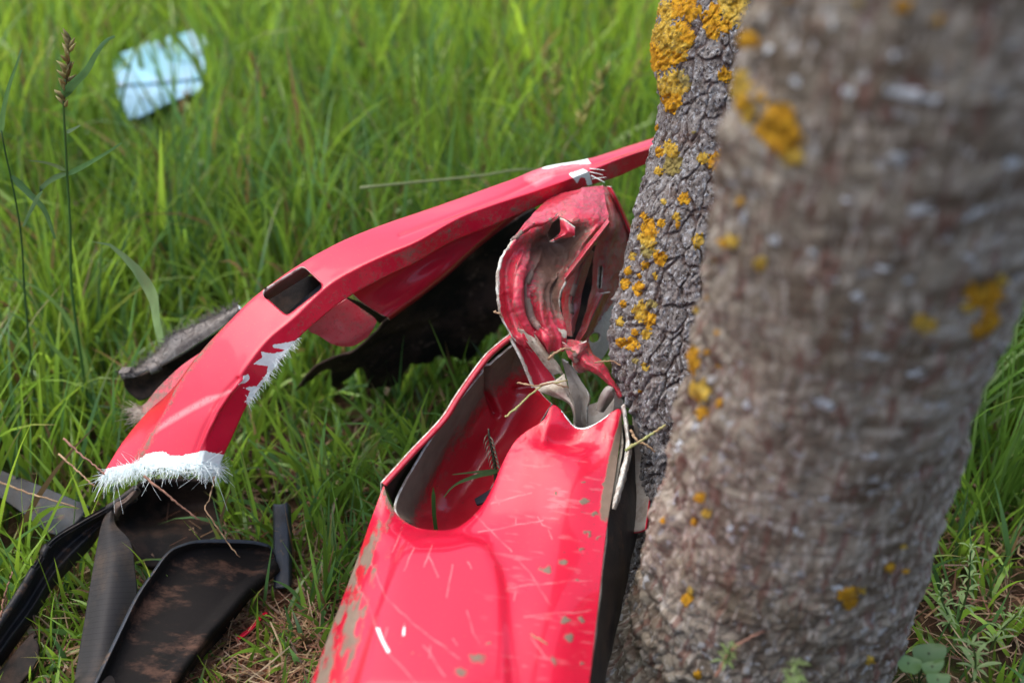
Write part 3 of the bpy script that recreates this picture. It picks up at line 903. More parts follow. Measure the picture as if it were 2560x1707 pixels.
# crumpled loop
def loop_chip(px, py, U, V):
    e = np.clip(1 - U / 0.045, 0, 1) * np.clip((V - .22) * 8, 0, 1)
    s = np.clip((vnoise(np.stack([V * 22, U * 0, U * 0], -1), 3) - 0.25) * 2.2, 0, 1)
    t = pm(z3((500, 870), (560, 890), (562, 935), (540, 930)), soft=5)(px, py, U, V)
    return np.maximum(0.9 * e * s, 0.8 * t)
def loop_dust(px, py, U, V):
    cav = pm(z3((380, 440), (480, 350), (640, 360), (600, 470), (520, 560), (520, 800), (420, 700), (400, 560)), soft=30)(px, py, U, V)
    return 0.41 + 0.43 * cav
def loop_disp(px, py, U, V):
    on = np.clip((V - 0.30) * 8, 0, 1)
    h = 0.0065 * np.exp(-((U - 0.27) / 0.030) ** 2) + 0.0050 * np.exp(-((U - 0.50) / 0.04) ** 2) + 0.003 * np.exp(-((U - 0.80) / 0.03) ** 2) - 0.003 * np.exp(-((U - 0.14) / 0.04) ** 2)
    return on * h + 0.0012 * fbm(np.stack([px / 9, py / 9, px * 0], -1), 2, 6) - 0.004 * np.abs(fbm(np.stack([px / 46, py / 60, px * 0], -1), 3, 61)) + 0.0018 * np.abs(fbm(np.stack([px / 22 + py / 60, py / 40, px * 0], -1), 2, 62))
hole_tear = z3((488, 330), (520, 300), (560, 320), (600, 350), (598, 400), (555, 385), (520, 395), (470, 425), (462, 380))
loop, LG = sheet("crumpled_panel", [
    z3((470, 190, 1.55), (560, 165, 1.54), (650, 145, 1.535), (750, 130, 1.55)),
    z3((400, 260, 1.50), (500, 250, 1.49), (620, 230, 1.49), (765, 230, 1.51)),
    z3((330, 340, 1.46), (420, 350, 1.465), (490, 340, 1.475), (580, 330, 1.465), (680, 320, 1.47), (775, 315, 1.485)),
    z3((262, 430, 1.42), (310, 420, 1.425), (350, 445, 1.45), (430, 430, 1.495), (560, 450, 1.495), (640, 430, 1.46), (700, 410, 1.475)),
    z3((217, 530, 1.405), (255, 530, 1.42), (310, 530, 1.405), (345, 530, 1.44), (440, 540, 1.47), (545, 545, 1.485), (585, 545, 1.45), (610, 550, 1.46)),
    z3((200, 640, 1.40), (240, 640, 1.412), (295, 640, 1.395), (335, 640, 1.43), (430, 650, 1.43), (480, 650, 1.46), (535, 650, 1.445)),
    z3((207, 740, 1.40), (250, 745, 1.412), (300, 745, 1.395), (340, 745, 1.425), (430, 745, 1.415), (470, 745, 1.445), (517, 745, 1.44)),
    z3((237, 850, 1.405), (280, 850, 1.412), (330, 845, 1.40), (380, 845, 1.42), (440, 840, 1.408), (500, 835, 1.43), (545, 840, 1.435)),
    z3((282, 940, 1.41), (340, 940, 1.405), (400, 935, 1.41), (460, 930, 1.40), (520, 925, 1.42), (562, 915, 1.43)),
    z3((380, 1010, 1.425), (420, 1000, 1.418), (460, 1000, 1.415), (500, 1000, 1.415), (545, 1000, 1.425))],
    RED2, bumper, 220, 420, 0.003, masks={"chip": loop_chip, "dust": loop_dust}, wrinkle=0.0018, wscale=70, seed=8, disp=loop_disp,
    hole=lambda px, py, U, V: sdf_poly(px, py, hole_tear) - 2)
sheet("torn_fold", [z3((268, 428, 1.415), (325, 390, 1.43), (380, 358, 1.45), (440, 345, 1.462), (485, 312, 1.468)), z3((285, 412, 1.408), (330, 372, 1.42), (385, 338, 1.44), (445, 325, 1.452), (495, 297, 1.46)),
                    z3((298, 385, 1.425), (345, 340, 1.44), (400, 300, 1.46), (460, 285, 1.47), (510, 272, 1.478))], RED2, loop, 90, 24, 0.002, masks={"dust": 0.38, "chip": lambda px, py, U, V: 0.8 * np.clip(1 - U / .16, 0, 1) * np.clip(V * 3, 0, 1)}, wrinkle=.004, wscale=90, seed=6)
sheet("curled_tab", [z3((520, 300, 1.475), (550, 312, 1.45), (602, 350, 1.437)), z3((522, 335, 1.465), (555, 345, 1.432), (600, 368, 1.43)), z3((524, 375, 1.455), (560, 375, 1.428), (598, 395, 1.432)),
                     z3((500, 405, 1.448), (530, 400, 1.432), (570, 405, 1.445)), z3((470, 425, 1.45), (490, 422, 1.445), (510, 415, 1.455))],
      RED2, loop, 40, 50, 0.0025, masks={"dust": 0.3, "chip": lambda px, py, U, V: np.clip(1 - V / .22, 0, 1) * .75})
sheet("tear_backing", [z3((440, 330, 1.50), (520, 290, 1.51), (620, 330, 1.50)), z3((450, 390, 1.51), (530, 380, 1.53), (610, 390, 1.51)), z3((450, 440, 1.50), (520, 440, 1.51), (600, 430, 1.50))], [M['inner']], loop, 20, 20, 0.002, noprot=True)
sheet("bent_edge_fold", [z3((770, 305, 1.475), (720, 370, 1.458), (650, 455, 1.445), (590, 540, 1.44), (545, 600, 1.438)),
                         z3((782, 325, 1.465), (735, 385, 1.448), (665, 475, 1.436), (600, 560, 1.432), (552, 620, 1.432)),
                         z3((778, 345, 1.48), (735, 400, 1.47), (670, 490, 1.46), (605, 580, 1.452), (555, 640, 1.45))], RED2, loop, 90, 16, 0.002, masks={"dust": 0.42}, wrinkle=.002, wscale=80)
sheet("split_flange", [z3((268, 930, 1.412), (320, 1030, 1.415), (355, 1115, 1.42), (384, 1190, 1.425)),
                       z3((300, 930, 1.425), (360, 1020, 1.43), (400, 1090, 1.435), (430, 1165, 1.435)),
                       z3((330, 920, 1.42), (400, 1010, 1.42), (450, 1080, 1.425), (500, 1152, 1.43))],
      RED2, loop, 110, 40, 0.0025, masks={"dust": 0.3, "chip": lambda px, py, U, V: np.clip(1 - V / .22, 0, 1) * (.65 + .3 * vnoise(np.stack([U * 18, V, V], -1)))})
sheet("bare_flange", [z3((300, 885, 1.41), (385, 1000, 1.41), (440, 1075, 1.415), (490, 1125, 1.42)),
                      z3((345, 890, 1.402), (420, 990, 1.402), (480, 1070, 1.407), (525, 1115, 1.412)),
                      z3((392, 915, 1.408), (455, 1000, 1.408), (515, 1065, 1.412), (545, 1120, 1.418))], [M['cream']], loop, 70, 30, 0.002, wrinkle=.003, wscale=60)
sheet("bare_tongue", lin_u=True, rows=[z3((384, 1185, 1.42), (430, 1165, 1.41), (500, 1150, 1.405), (545, 1115, 1.41)),
                      z3((425, 1215, 1.412), (480, 1200, 1.40), (540, 1195, 1.398), (565, 1190, 1.405)),
                      z3((495, 1240, 1.41), (535, 1238, 1.40), (570, 1245, 1.40), (588, 1250, 1.41)),
                      z3((575, 1280, 1.41), (585, 1285, 1.402), (595, 1295, 1.402), (602, 1300, 1.41)),
                      z3((598, 1370, 1.415), (601, 1372, 1.412), (605, 1374, 1.412), (610, 1376, 1.416))], mats=[M['cream'], M['edge']], parent=loop, nu=50, nv=70, thick=0.002, wrinkle=.002, wscale=50)
sheet("twisted_shard", lin_u=True, rows=[z3((530, 935, 1.44), (590, 940, 1.43), (650, 950, 1.42), (668, 960, 1.43)),
                        z3((560, 1000, 1.42), (610, 985, 1.415), (650, 985, 1.42), (690, 1010, 1.43)),
                        z3((600, 1075, 1.42), (650, 1050, 1.405), (700, 1045, 1.41), (735, 1050, 1.42)),
                        z3((690, 1110, 1.415), (720, 1095, 1.40), (750, 1090, 1.405), (775, 1100, 1.415)),
                        z3((775, 1180, 1.412), (790, 1170, 1.402), (805, 1165, 1.405), (815, 1170, 1.41)),
                        z3((835, 1240, 1.41), (842, 1236, 1.405), (848, 1234, 1.405), (854, 1236, 1.41))], mats=RED2, parent=bumper, nu=60, nv=130, thick=0.0025, masks={"dust": 0.46}, wrinkle=.008, wscale=60, seed=5)
sheet("twisted_lip", lin_u=True, rows=[z3((535, 950, 1.415), (570, 975, 1.41), (610, 965, 1.405), (660, 955, 1.40)), z3((560, 1030, 1.41), (600, 1020, 1.40), (650, 1000, 1.405), (668, 985, 1.41)),
                      z3((595, 1075, 1.415), (610, 1060, 1.408), (640, 1045, 1.41), (680, 1035, 1.42))], mats=RED2, parent=bumper, nu=50, nv=40, thick=0.002, masks={"dust": 0.5, "scr": .5}, wrinkle=.008, wscale=70, seed=2)
sheet("grey_tongue", lin_u=True, rows=[z3((530, 1040, 1.43), (560, 1060, 1.425), (585, 1075, 1.43)), z3((555, 1130, 1.435), (590, 1130, 1.43), (625, 1140, 1.43)),
                      z3((580, 1230, 1.43), (625, 1220, 1.435), (672, 1235, 1.425)), z3((600, 1300, 1.43), (635, 1290, 1.44), (660, 1300, 1.43)), z3((603, 1400, 1.43), (640, 1400, 1.445), (660, 1400, 1.44))], mats=[M['greyin'], M['edge']], parent=bumper, nu=40, nv=70, thick=0.0022)
sheet("curled_grey_lip", lin_u=True, rows=[z3((718, 1300, 1.42), (728, 1310, 1.415), (742, 1312, 1.42)), z3((740, 1230, 1.41), (760, 1235, 1.405), (780, 1260, 1.42)), z3((775, 1190, 1.405), (790, 1195, 1.40), (815, 1220, 1.41)), z3((805, 1240, 1.41), (825, 1245, 1.41), (850, 1260, 1.41)), z3((800, 1320, 1.42), (825, 1320, 1.42), (855, 1310, 1.42))], mats=[M['greyin'], M['edge']], parent=bumper, nu=30, nv=60, thick=0.0022)
sheet("inner_end_plate", [z3((600, 1300, 1.46), (700, 1270, 1.48), (840, 1220, 1.46)), z3((600, 1400, 1.44), (720, 1400, 1.46), (850, 1330, 1.44))], [M['greyin']], bumper, 24, 20, 0.002)

# slotted petals behind the loop
def slots(px, py, U, V):
    s = np.full_like(px, 50.0)
    for (ax, ay, bx, by, r) in ((735, 565, 728, 660, 13), (690, 545, 668, 600, 7), (700, 930, 712, 925, 24)):
        (a1, a2), (b1, b2) = Z(1150, 400, 2.09, [(ax, ay), (bx, by)])
        s = np.minimum(s, d_line(px, py, [(a1, a2), (b1, b2)]) - r / 2.09)
    return s
def petal_chip(px, py, U, V):
    return 0.9 * pm(z3((800, 740), (840, 700), (850, 640), (870, 580), (900, 640), (840, 860), (760, 1040), (640, 1080), (660, 960), (720, 850), (760, 790)), soft=9)(px, py, U, V)
M['petal'] = red_paint("red_inner_flange_paint", (0.42, 0.022, 0.030), fibre=(0.50, 0.46, 0.40), mud1=(0.20, 0.085, 0.075), mud2=(0.34, 0.19, 0.16), mudr=0.4, wts=(0.45, 0.6, 0.3))
PET = [M['petal'], M['edge'], M['inner']]
sheet("slotted_flange", [
    z3((745, 130, 1.56), (780, 150, 1.565), (800, 190, 1.575)),
    z3((760, 240, 1.545), (800, 250, 1.545), (850, 290, 1.57)),
    z3((740, 350, 1.545), (800, 350, 1.535), (850, 380, 1.56), (905, 440, 1.585)),
    z3((705, 470, 1.555), (760, 470, 1.54), (820, 490, 1.555), (885, 530, 1.585)),
    z3((692, 600, 1.565), (725, 600, 1.545), (790, 620, 1.555), (855, 650, 1.58)),
    z3((672, 740, 1.56), (715, 750, 1.545), (770, 760, 1.55), (838, 780, 1.575)),
    z3((632, 880, 1.55), (670, 890, 1.535), (740, 900, 1.54), (805, 910, 1.56)),
    z3((590, 1000, 1.53), (640, 1030, 1.525), (690, 1040, 1.53), (745, 1040, 1.545)),
    z3((590, 1080, 1.52), (620, 1110, 1.52), (650, 1110, 1.525), (690, 1090, 1.54))],
    PET, bumper, 130, 260, 0.003, masks={"dust": 0.52, "chip": petal_chip}, wrinkle=.005, wscale=40, hole=slots, seed=4)
sheet("folded_petal", lin_u=True, rows=[z3((650, 450, 1.52), (680, 465, 1.50), (700, 480, 1.515)), z3((560, 620, 1.52), (620, 600, 1.495), (680, 560, 1.52)), z3((530, 740, 1.52), (580, 740, 1.50), (640, 690, 1.52)),
                       z3((545, 850, 1.50), (580, 850, 1.49), (625, 780, 1.51)), z3((565, 920, 1.49), (585, 920, 1.485), (600, 880, 1.50))], mats=PET, parent=bumper, nu=60, nv=110, thick=0.003, masks={"dust": 0.5}, wrinkle=.003, wscale=50)
sheet("inner_petal", lin_u=True, rows=[z3((715, 690, 1.525), (745, 700, 1.515), (785, 690, 1.54)), z3((668, 780, 1.515), (700, 790, 1.50), (755, 775, 1.535)), z3((628, 880, 1.505), (655, 900, 1.495), (700, 880, 1.52)), z3((596, 955, 1.495), (612, 960, 1.49), (640, 950, 1.50))], mats=PET, parent=bumper, nu=50, nv=80, thick=0.003, masks={"dust": 0.42}, wrinkle=.003, wscale=50)
sheet("outer_petal_strip", [z3((765, 140, 1.55), (790, 190, 1.55), (840, 300, 1.565), (885, 400, 1.575), (915, 445, 1.585)), z3((790, 145, 1.545), (815, 200, 1.545), (862, 310, 1.56), (905, 400, 1.57), (930, 440, 1.58)),
                            z3((805, 160, 1.56), (835, 220, 1.56), (880, 320, 1.575), (920, 400, 1.585), (940, 440, 1.595))], RED, bumper, 80, 16, 0.003, masks={"dust": .3})
sheet("petal_gap_shade", [z3((500, 560, 1.60), (640, 480, 1.60), (760, 420, 1.60)), z3((520, 760, 1.59), (640, 740, 1.61), (740, 700, 1.61)), z3((560, 960, 1.57), (620, 960, 1.58), (660, 900, 1.58))], [M['dark']], bumper, 20, 24, 0.002, noprot=True)  # black sheet in place of the shade in the gap between petals

# lower corner panel with lamp opening
R0_ = [(959, 1213, 1.345), (976, 1259, 1.335), (1001, 1293, 1.33), (1043, 1318, 1.325), (1098, 1326, 1.32), (1144, 1318, 1.32), (1186, 1285, 1.33), (1215, 1247, 1.34), (1236, 1205, 1.35), (1257, 1155, 1.365), (1286, 1104, 1.38), (1316, 1075, 1.385), (1357, 1050, 1.39), (1386, 1012, 1.40), (1437, 1060, 1.395), (1485, 1058, 1.395), (1547, 1022, 1.40), (1556, 1060, 1.40)]
scr_lines = [z6((1040, 560), (1100, 610), (1200, 720), (1260, 780)), z6((1290, 820), (1360, 900), (1420, 990), (1490, 1100)), z6((410, 790), (450, 920), (500, 1040), (620, 1160), (800, 1310), (960, 1430)),
             z6((310, 930), (390, 1070), (440, 1180), (460, 1250), (540, 1390), (690, 1568)), z6((610, 640), (550, 780)), z6((680, 760), (625, 900)), z6((790, 740), (745, 870)), z6((770, 800), (830, 930)), z6((915, 860), (880, 1060)),
             z6((1000, 1130), (1030, 1260), (1070, 1330)), z6((1340, 1170), (1740, 1130)), z6((1420, 580), (1440, 620), (1500, 640)), z6((1480, 650), (1500, 710)), z6((1290, 1020), (1280, 1070)), z6((620, 1215), (610, 1290)),
             z6((780, 1350), (775, 1420)), z6((1070, 660), (1450, 600)), z6((1240, 1000), (1560, 960), (1740, 960)), z6((1140, 500), (1380, 440)), z6((1380, 1290), (1480, 1430)), z6((910, 1310), (940, 1345)), z6((520, 1240), (500, 1300)),
             z6((1170, 460), (1190, 500)), z6((1000, 850), (1020, 890)), z6((1290, 590), (1280, 630)), z6((740, 1340), (860, 1520))]
def low_scr(px, py, U, V):
    d = np.full_like(px, 1e9)
    px0, py0 = px, py
    px = px0 + 11 * fbm(np.stack([px0 / 40, py0 / 40, px0 * 0], -1), 3, 51)
    py = py0 + 11 * fbm(np.stack([px0 / 40, py0 / 40, px0 * 0 + 5], -1), 3, 52)
    for ln in scr_lines:
        d = np.minimum(d, d_line(px, py, ln))
    s = np.clip(1.35 - d / 1.7, 0, 1) * np.clip(0.62 + 1.3 * fbm(np.stack([px / 25, py / 25, px * 0], -1), 2, 53), 0.1, 1)
    px, py = px0, py0
    q = np.stack([px / 46 + py / 160, py / 9 - px / 60, px * 0], -1)
    brush = np.clip((fbm(q, 3, 77) - 0.16) * 7, 0, 1) * np.clip((px - 1180) / 120, 0, 1) * 0.4
    return np.maximum(s, brush)
left_line = z6((600, 600), (560, 800), (450, 1180), (390, 1400), (340, 1600))
def low_dust(px, py, U, V):
    edge_x = np.interp(py, [p[1] for p in left_line], [p[0] for p in left_line])
    side = np.clip((edge_x - px) / 60, 0, 1)
    q = np.stack([px / 14 + py / 34, py / 75 - px / 30, px * 0], -1)
    streak = np.clip(0.5 + 2.2 * fbm(q, 3, 5), 0, 1)
    bl = np.zeros_like(px)
    wpx = px + 26 * fbm(np.stack([px / 16, py / 16, px * 0], -1), 3, 41)
    wpy = py + 26 * fbm(np.stack([px / 16, py / 16, px * 0 + 7], -1), 3, 43)
    for (a, b, r) in z6((1460, 890, 22), (1570, 850, 16), (1690, 770, 12), (1720, 680, 16), (1780, 700, 14), (1580, 1190, 18), (1680, 1190, 14), (1600, 1290, 20), (1520, 1440, 22), (1690, 1440, 12), (1700, 480, 16), (1820, 380, 14), (1690, 370, 10), (1060, 1420, 32), (960, 1500, 34), (1120, 1330, 12), (1750, 560, 12), (1840, 480, 12), (1650, 950, 9), (670, 1385, 10), (1530, 440, 9)):
        bl = np.maximum(bl, np.clip(1.15 - np.hypot((wpx - a), (wpy - b) * 1.5) / (r * 1.0), 0, 1))
    redge = np.clip((U - 0.955) / 0.02, 0, 1) * np.clip((1330 - py) / 60, 0, 1)
    lip = np.clip((U - 0.0) / 0.01, 0, 1) * np.clip(1 - V / 0.05, 0, 1) * np.clip((1110 - px) / 100, 0, 1)
    return 0.17 + 0.72 * side * streak + 0.62 * bl + 0.8 * redge + 0.3 * lip
def low_chip(px, py, U, V):
    a = pm(z6((450, 1235), (475, 1240), (500, 1310), (540, 1380), (520, 1388), (480, 1310)), z6((617, 1225), (628, 1230), (624, 1285), (612, 1285)), soft=3)(px, py, U, V)
    edge = np.clip(1 - V / 0.012, 0, 1) * np.clip((px - 1390) / 20, 0, 1) * np.clip((1540 - px) / 20, 0, 1)
    return np.maximum(a, edge * 0.8)
emb = z6((600, 790), (640, 730), (760, 705), (980, 700), (1120, 760), (1180, 880), (1215, 1040), (1245, 1640), (330, 1640), (460, 1180))
def low_disp(px, py, U, V):
    s = sdf_poly(px, py, emb)
    dent = -0.012 * np.exp(-(((px - 1405) / 62) ** 2 + ((py - 1092) / 26) ** 2)) - 0.004 * np.exp(-(((px - 1480) / 40) ** 2 + ((py - 1120) / 40) ** 2))
    crk = 0.0014 * fbm(np.stack([px / 30, py / 22, px * 0], -1), 3, 9) * np.clip((1200 - py) / 90, 0, 1)
    return 0.0050 / (1 + np.exp(np.clip(s / 7.0, -30, 30))) + dent + crk
low, LO = sheet("lower_panel", [R0_,
    [(925, 1305, 1.325), (955, 1330, 1.30), (1010, 1350, 1.29), (1090, 1362, 1.287), (1180, 1340, 1.295), (1260, 1285, 1.312), (1340, 1215, 1.335), (1440, 1190, 1.34), (1538, 1190, 1.352)],
    [(892, 1400, 1.305), (925, 1402, 1.272), (990, 1405, 1.258), (1100, 1405, 1.257), (1200, 1395, 1.262), (1300, 1365, 1.275), (1400, 1345, 1.282), (1515, 1335, 1.298)],
    [(832, 1560, 1.25), (870, 1560, 1.21), (950, 1560, 1.19), (1100, 1560, 1.188), (1250, 1550, 1.195), (1380, 1540, 1.20), (1493, 1535, 1.222)],
    [(758, 1760, 1.19), (805, 1760, 1.145), (900, 1760, 1.115), (1100, 1760, 1.112), (1250, 1760, 1.12), (1380, 1760, 1.128), (1468, 1750, 1.15)],
    [(690, 1960, 1.13), (740, 1960, 1.08), (850, 1960, 1.05), (1100, 1960, 1.045), (1250, 1960, 1.05), (1380, 1960, 1.06), (1440, 1950, 1.08)]],
    RED, bumper, 420, 400, 0.003, disp=low_disp, masks={"dust": low_dust, "scr": low_scr, "chip": low_chip}, seed=2)
RIM = [(961, 1211, 1.345), (1000, 1168, 1.36), (1039, 1125, 1.375), (1110, 1050, 1.40), (1150, 988, 1.42), (1212, 902, 1.44), (1250, 865, 1.45), (1285, 838, 1.455)]
def off(line, dx, dy, dd): return [(a + dx, b + dy, d + dd) for a, b, d in line]
sheet("opening_rim", [off(RIM, -7, -3, 0.02), off(RIM, -5, -4, 0.003), RIM, off(RIM, 5, 4, 0.003), off(RIM, 6, 5, 0.014)], RED, low, 120, 20, 0.0, masks={"dust": 0.3, "scr": lambda px, py, U, V: 0.6 * np.clip(1 - abs(V - .5) / .12, 0, 1)})
sheet("opening_side_skin", [off(RIM, -6, -2, 0.018), [(a - 6, b + 30, d + 0.09) for a, b, d in RIM]], RED2, low, 60, 24, 0.002, masks={"dust": 0.5})
R1 = [(1004, 1300, 1.352), (990, 1275, 1.362), (999, 1240, 1.37), (1042, 1160, 1.39), (1110, 1056, 1.415), (1165, 985, 1.435), (1225, 912, 1.45), (1290, 855, 1.46)]
sheet("gap_shade_sheet", [off(RIM, 4, 4, 0.012), [(a, b, d + 0.05) for a, b, d in R1[:1] + R1[2:]]], [M['dark']], low, 50, 14, 0.002, noprot=True)  # black sheet painting the shadow between rim and bowl
bowl_m = red_paint("red_bowl_paint", (0.50, 0.012, 0.026))
sheet("lamp_bowl", [R1,
    [(1022, 1306, 1.372), (1025, 1280, 1.40), (1060, 1200, 1.425), (1115, 1110, 1.45), (1170, 1040, 1.47), (1230, 960, 1.485), (1300, 890, 1.49)],
    [(1045, 1322, 1.395), (1060, 1270, 1.44), (1100, 1190, 1.47), (1150, 1110, 1.49), (1205, 1045, 1.505), (1260, 985, 1.51), (1320, 930, 1.505)],
    [(1098, 1335, 1.41), (1120, 1290, 1.46), (1160, 1220, 1.49), (1200, 1150, 1.505), (1250, 1090, 1.515), (1300, 1030, 1.515), (1350, 980, 1.505)],
    [(1150, 1335, 1.41), (1190, 1290, 1.45), (1215, 1240, 1.475), (1250, 1180, 1.49), (1290, 1120, 1.495), (1340, 1070, 1.49), (1380, 1010, 1.48)]],
    [bowl_m, M['edge'], M['inner']], low, 160, 120, 0.0025, masks={"dust": lambda px, py, U, V: 0.80 - 0.58 * np.clip(V * 2.0 - .3, 0, 1), "scr": lambda px, py, U, V: 0.7 * np.clip(1 - d_line(px, py, z3((160, 1100), (170, 1200), (215, 1310))) / 4, 0, 1)},
    disp=lambda px, py, U, V: -0.010 * np.exp(-(d_line(px, py, z3((150, 1100), (150, 1210), (190, 1330))) / 7.0) ** 2) - 0.006 * np.exp(-(d_line(px, py, z3((300, 1200), (420, 1180))) / 9.0) ** 2), wrinkle=.006, wscale=20)
sheet("bowl_bracket", [z6((1040, 470, 1.45), (1090, 440, 1.45), (1150, 400, 1.45)), z6((1050, 500, 1.44), (1100, 480, 1.435), (1160, 440, 1.435))], [M['slate']], low, 12, 8, 0.003, noprot=True)
# black backing down the right side
EDGE = [(1556, 1060, 1.403), (1558, 1113, 1.385), (1542, 1197, 1.355), (1525, 1272, 1.328), (1517, 1343, 1.303), (1504, 1469, 1.252), (1487, 1595, 1.212), (1473, 1707, 1.172), (1455, 1850, 1.12)]
sheet("backing_strip", [off(EDGE, 0, 0, 0.004), [(1578, 1062, 1.44), (1582, 1150, 1.425), (1572, 1280, 1.375), (1560, 1390, 1.345), (1540, 1500, 1.31), (1522, 1600, 1.275), (1508, 1690, 1.235), (1490, 1840, 1.18)],
                        [(1600, 1066, 1.47), (1604, 1160, 1.46), (1600, 1300, 1.42), (1578, 1400, 1.385), (1556, 1510, 1.345), (1535, 1610, 1.305), (1514, 1693, 1.27), (1500, 1845, 1.22)]], [M['black'], M['cream']], low, 80, 24, 0.003, wrinkle=.003, wscale=30)
sheet("torn_edge_lip", [[(1553, 1015, 1.40), (1560, 1070, 1.398), (1563, 1120, 1.383), (1550, 1180, 1.36), (1528, 1268, 1.326)], [(1560, 1010, 1.392), (1568, 1070, 1.39), (1573, 1120, 1.375), (1558, 1190, 1.352), (1534, 1270, 1.32)],
                        [(1564, 1016, 1.402), (1573, 1072, 1.402), (1579, 1122, 1.39), (1566, 1195, 1.365), (1540, 1274, 1.333)]], [M['edge']], low, 70, 10, 0.0015, wrinkle=.003, wscale=90)
sheet("rear_side_plate", [[(1580, 1040, 1.45), (1585, 1150, 1.435), (1590, 1250, 1.41), (1580, 1330, 1.39)], [(1605, 1045, 1.445), (1608, 1150, 1.43), (1608, 1250, 1.405), (1598, 1328, 1.385)], [(1628, 1060, 1.44), (1628, 1150, 1.425), (1622, 1250, 1.40), (1612, 1322, 1.38)]], [M['greyin'], M['red']], low, 40, 16, 0.003)

# frayed fibres
def fray(name, starts, dirs, lens, rad, parent, m, droop=0.004, curl=0.5):
    L = []
    for p, d, l in zip(starts, dirs, lens):
        d = d / np.linalg.norm(d)
        side = rng.normal(size=3)
        t = np.linspace(0, 1, 5)[:, None]
        L.append(p + d * l * t + side * l * curl * 0.25 * t * t - np.array([0, 0, 1]) * droop * t * t)
    V, F = tubes(L, [rad * random.uniform(0.6, 1.25) for _ in L], 3, 0.35)
    o = obj(name, V, F, m, parent, smooth=False)
    o["kind"] = "stuff"
    return o
X, Y, D = proj(SG)
end = SG[:, -1]
prev = SG[:, -10]
SN = np.cross(np.gradient(SG, axis=1), np.gradient(SG, axis=0))
SN /= np.linalg.norm(SN, axis=-1, keepdims=True) + 1e-12
s_, d_, l_ = [], [], []
for k in range(900):
    i = random.randint(2, 158) if random.random() > 0.25 else random.randint(2, 50)
    j = random.randint(804, 815)
    nn = SN[i, j]
    t = rng.normal(size=3) * 0.5
    t -= nn * (t @ nn) * 0.95
    dd = (end[i] - prev[i])
    dd = dd / np.linalg.norm(dd) + t
    s_.append(SG[i, j] + np.array([0, -0.0006, 0.0005]) * random.random()); d_.append(dd); l_.append(random.uniform(0.002, 0.006) * (1.0 if i > 50 else 1.8) * (1.0 + 1.2 * random.random() ** 4))
for k in range(480):                                      # matted tangle along the torn edge
    i = random.randint(8, 155)
    tv = SG[min(i + 8, 160), 805] - SG[max(i - 8, 0), 805]
    s_.append(SG[i, random.randint(803, 816)] + np.array([0, -0.0008, 0.0006]) * random.random()); d_.append(tv / np.linalg.norm(tv) * random.choice((-1, 1)) + rng.normal(size=3) * .3); l_.append(random.uniform(0.006, 0.016))
fray("frayed_fibre_end", s_, d_, l_, 0.00032, strip, M['fibre'], 0.003, 1.8)
s_, d_, l_ = [], [], []
for k in range(70):                                       # long strands under the end
    i = random.randint(40, 150)
    s_.append(SG[i, 812]); d_.append(np.array([random.uniform(-1.9, 0.7), -0.1, -0.45 + random.uniform(-.35, .25)])); l_.append(random.uniform(0.008, 0.026))
fray("hanging_fibre", s_, d_, l_, 0.00034, strip, M['fibre'], 0.002, 1.8)
s_, d_, l_ = [], [], []
lo_edge = resample(np.array([(745, 850), (725, 880), (697, 905), (676, 935), (656, 960), (635, 985), (620, 1012)], float), 200)
for k in range(170):
    q = lo_edge[random.randint(0, 199)] + rng.normal(size=2) * 4 - np.array([3, 2])
    e = (X - q[0]) ** 2 + (Y - q[1]) ** 2 + np.where(np.linspace(0, 1, 161)[:, None] > 0.76, 1e6, 0)
    i, j = np.unravel_index(np.argmin(e), e.shape)
    s_.append(SG[i, j] + np.array([0, -0.002, 0.001])); d_.append(np.array([0.8, -0.3, random.uniform(-.9, .5)]) + rng.normal(size=3) * .4); l_.append(random.uniform(0.002, 0.007))
fray("frayed_edge_fibre", s_, d_, l_, 0.00034, strip, M['fibre'], 0.002, 0.8)
s_, d_, l_ = [], [], []
for k in range(160):
    i, j = random.randint(0, 59), random.randint(90, 99)
    s_.append(FG[i, j]); d_.append(np.array([-1, -0.1, -0.1]) + rng.normal(size=3) * .5); l_.append(random.uniform(0.006, 0.02))
fray("flap_fibre", s_, d_, l_, 0.0004, flap, noisy("dirty_fibre", (0.5, 0.44, 0.38), (0.3, 0.2, 0.16), .8), 0.002, 0.8)
s_, d_, l_ = [], [], []
for (a, b) in z2((1500, 340), (1510, 365), (1515, 385), (1500, 320)):
    e = (X - a) ** 2 + (Y - b) ** 2
    i, j = np.unravel_index(np.argmin(e), e.shape)
    s_.append(SG[i, j] + np.array([0, -.002, .001])); d_.append(np.array([1, -.2, random.uniform(-.4, .5)])); l_.append(0.016)
fray("paint_tear_fibre", s_, d_, l_, 0.0007, strip, M['fibre'], 0.0, 0.2)

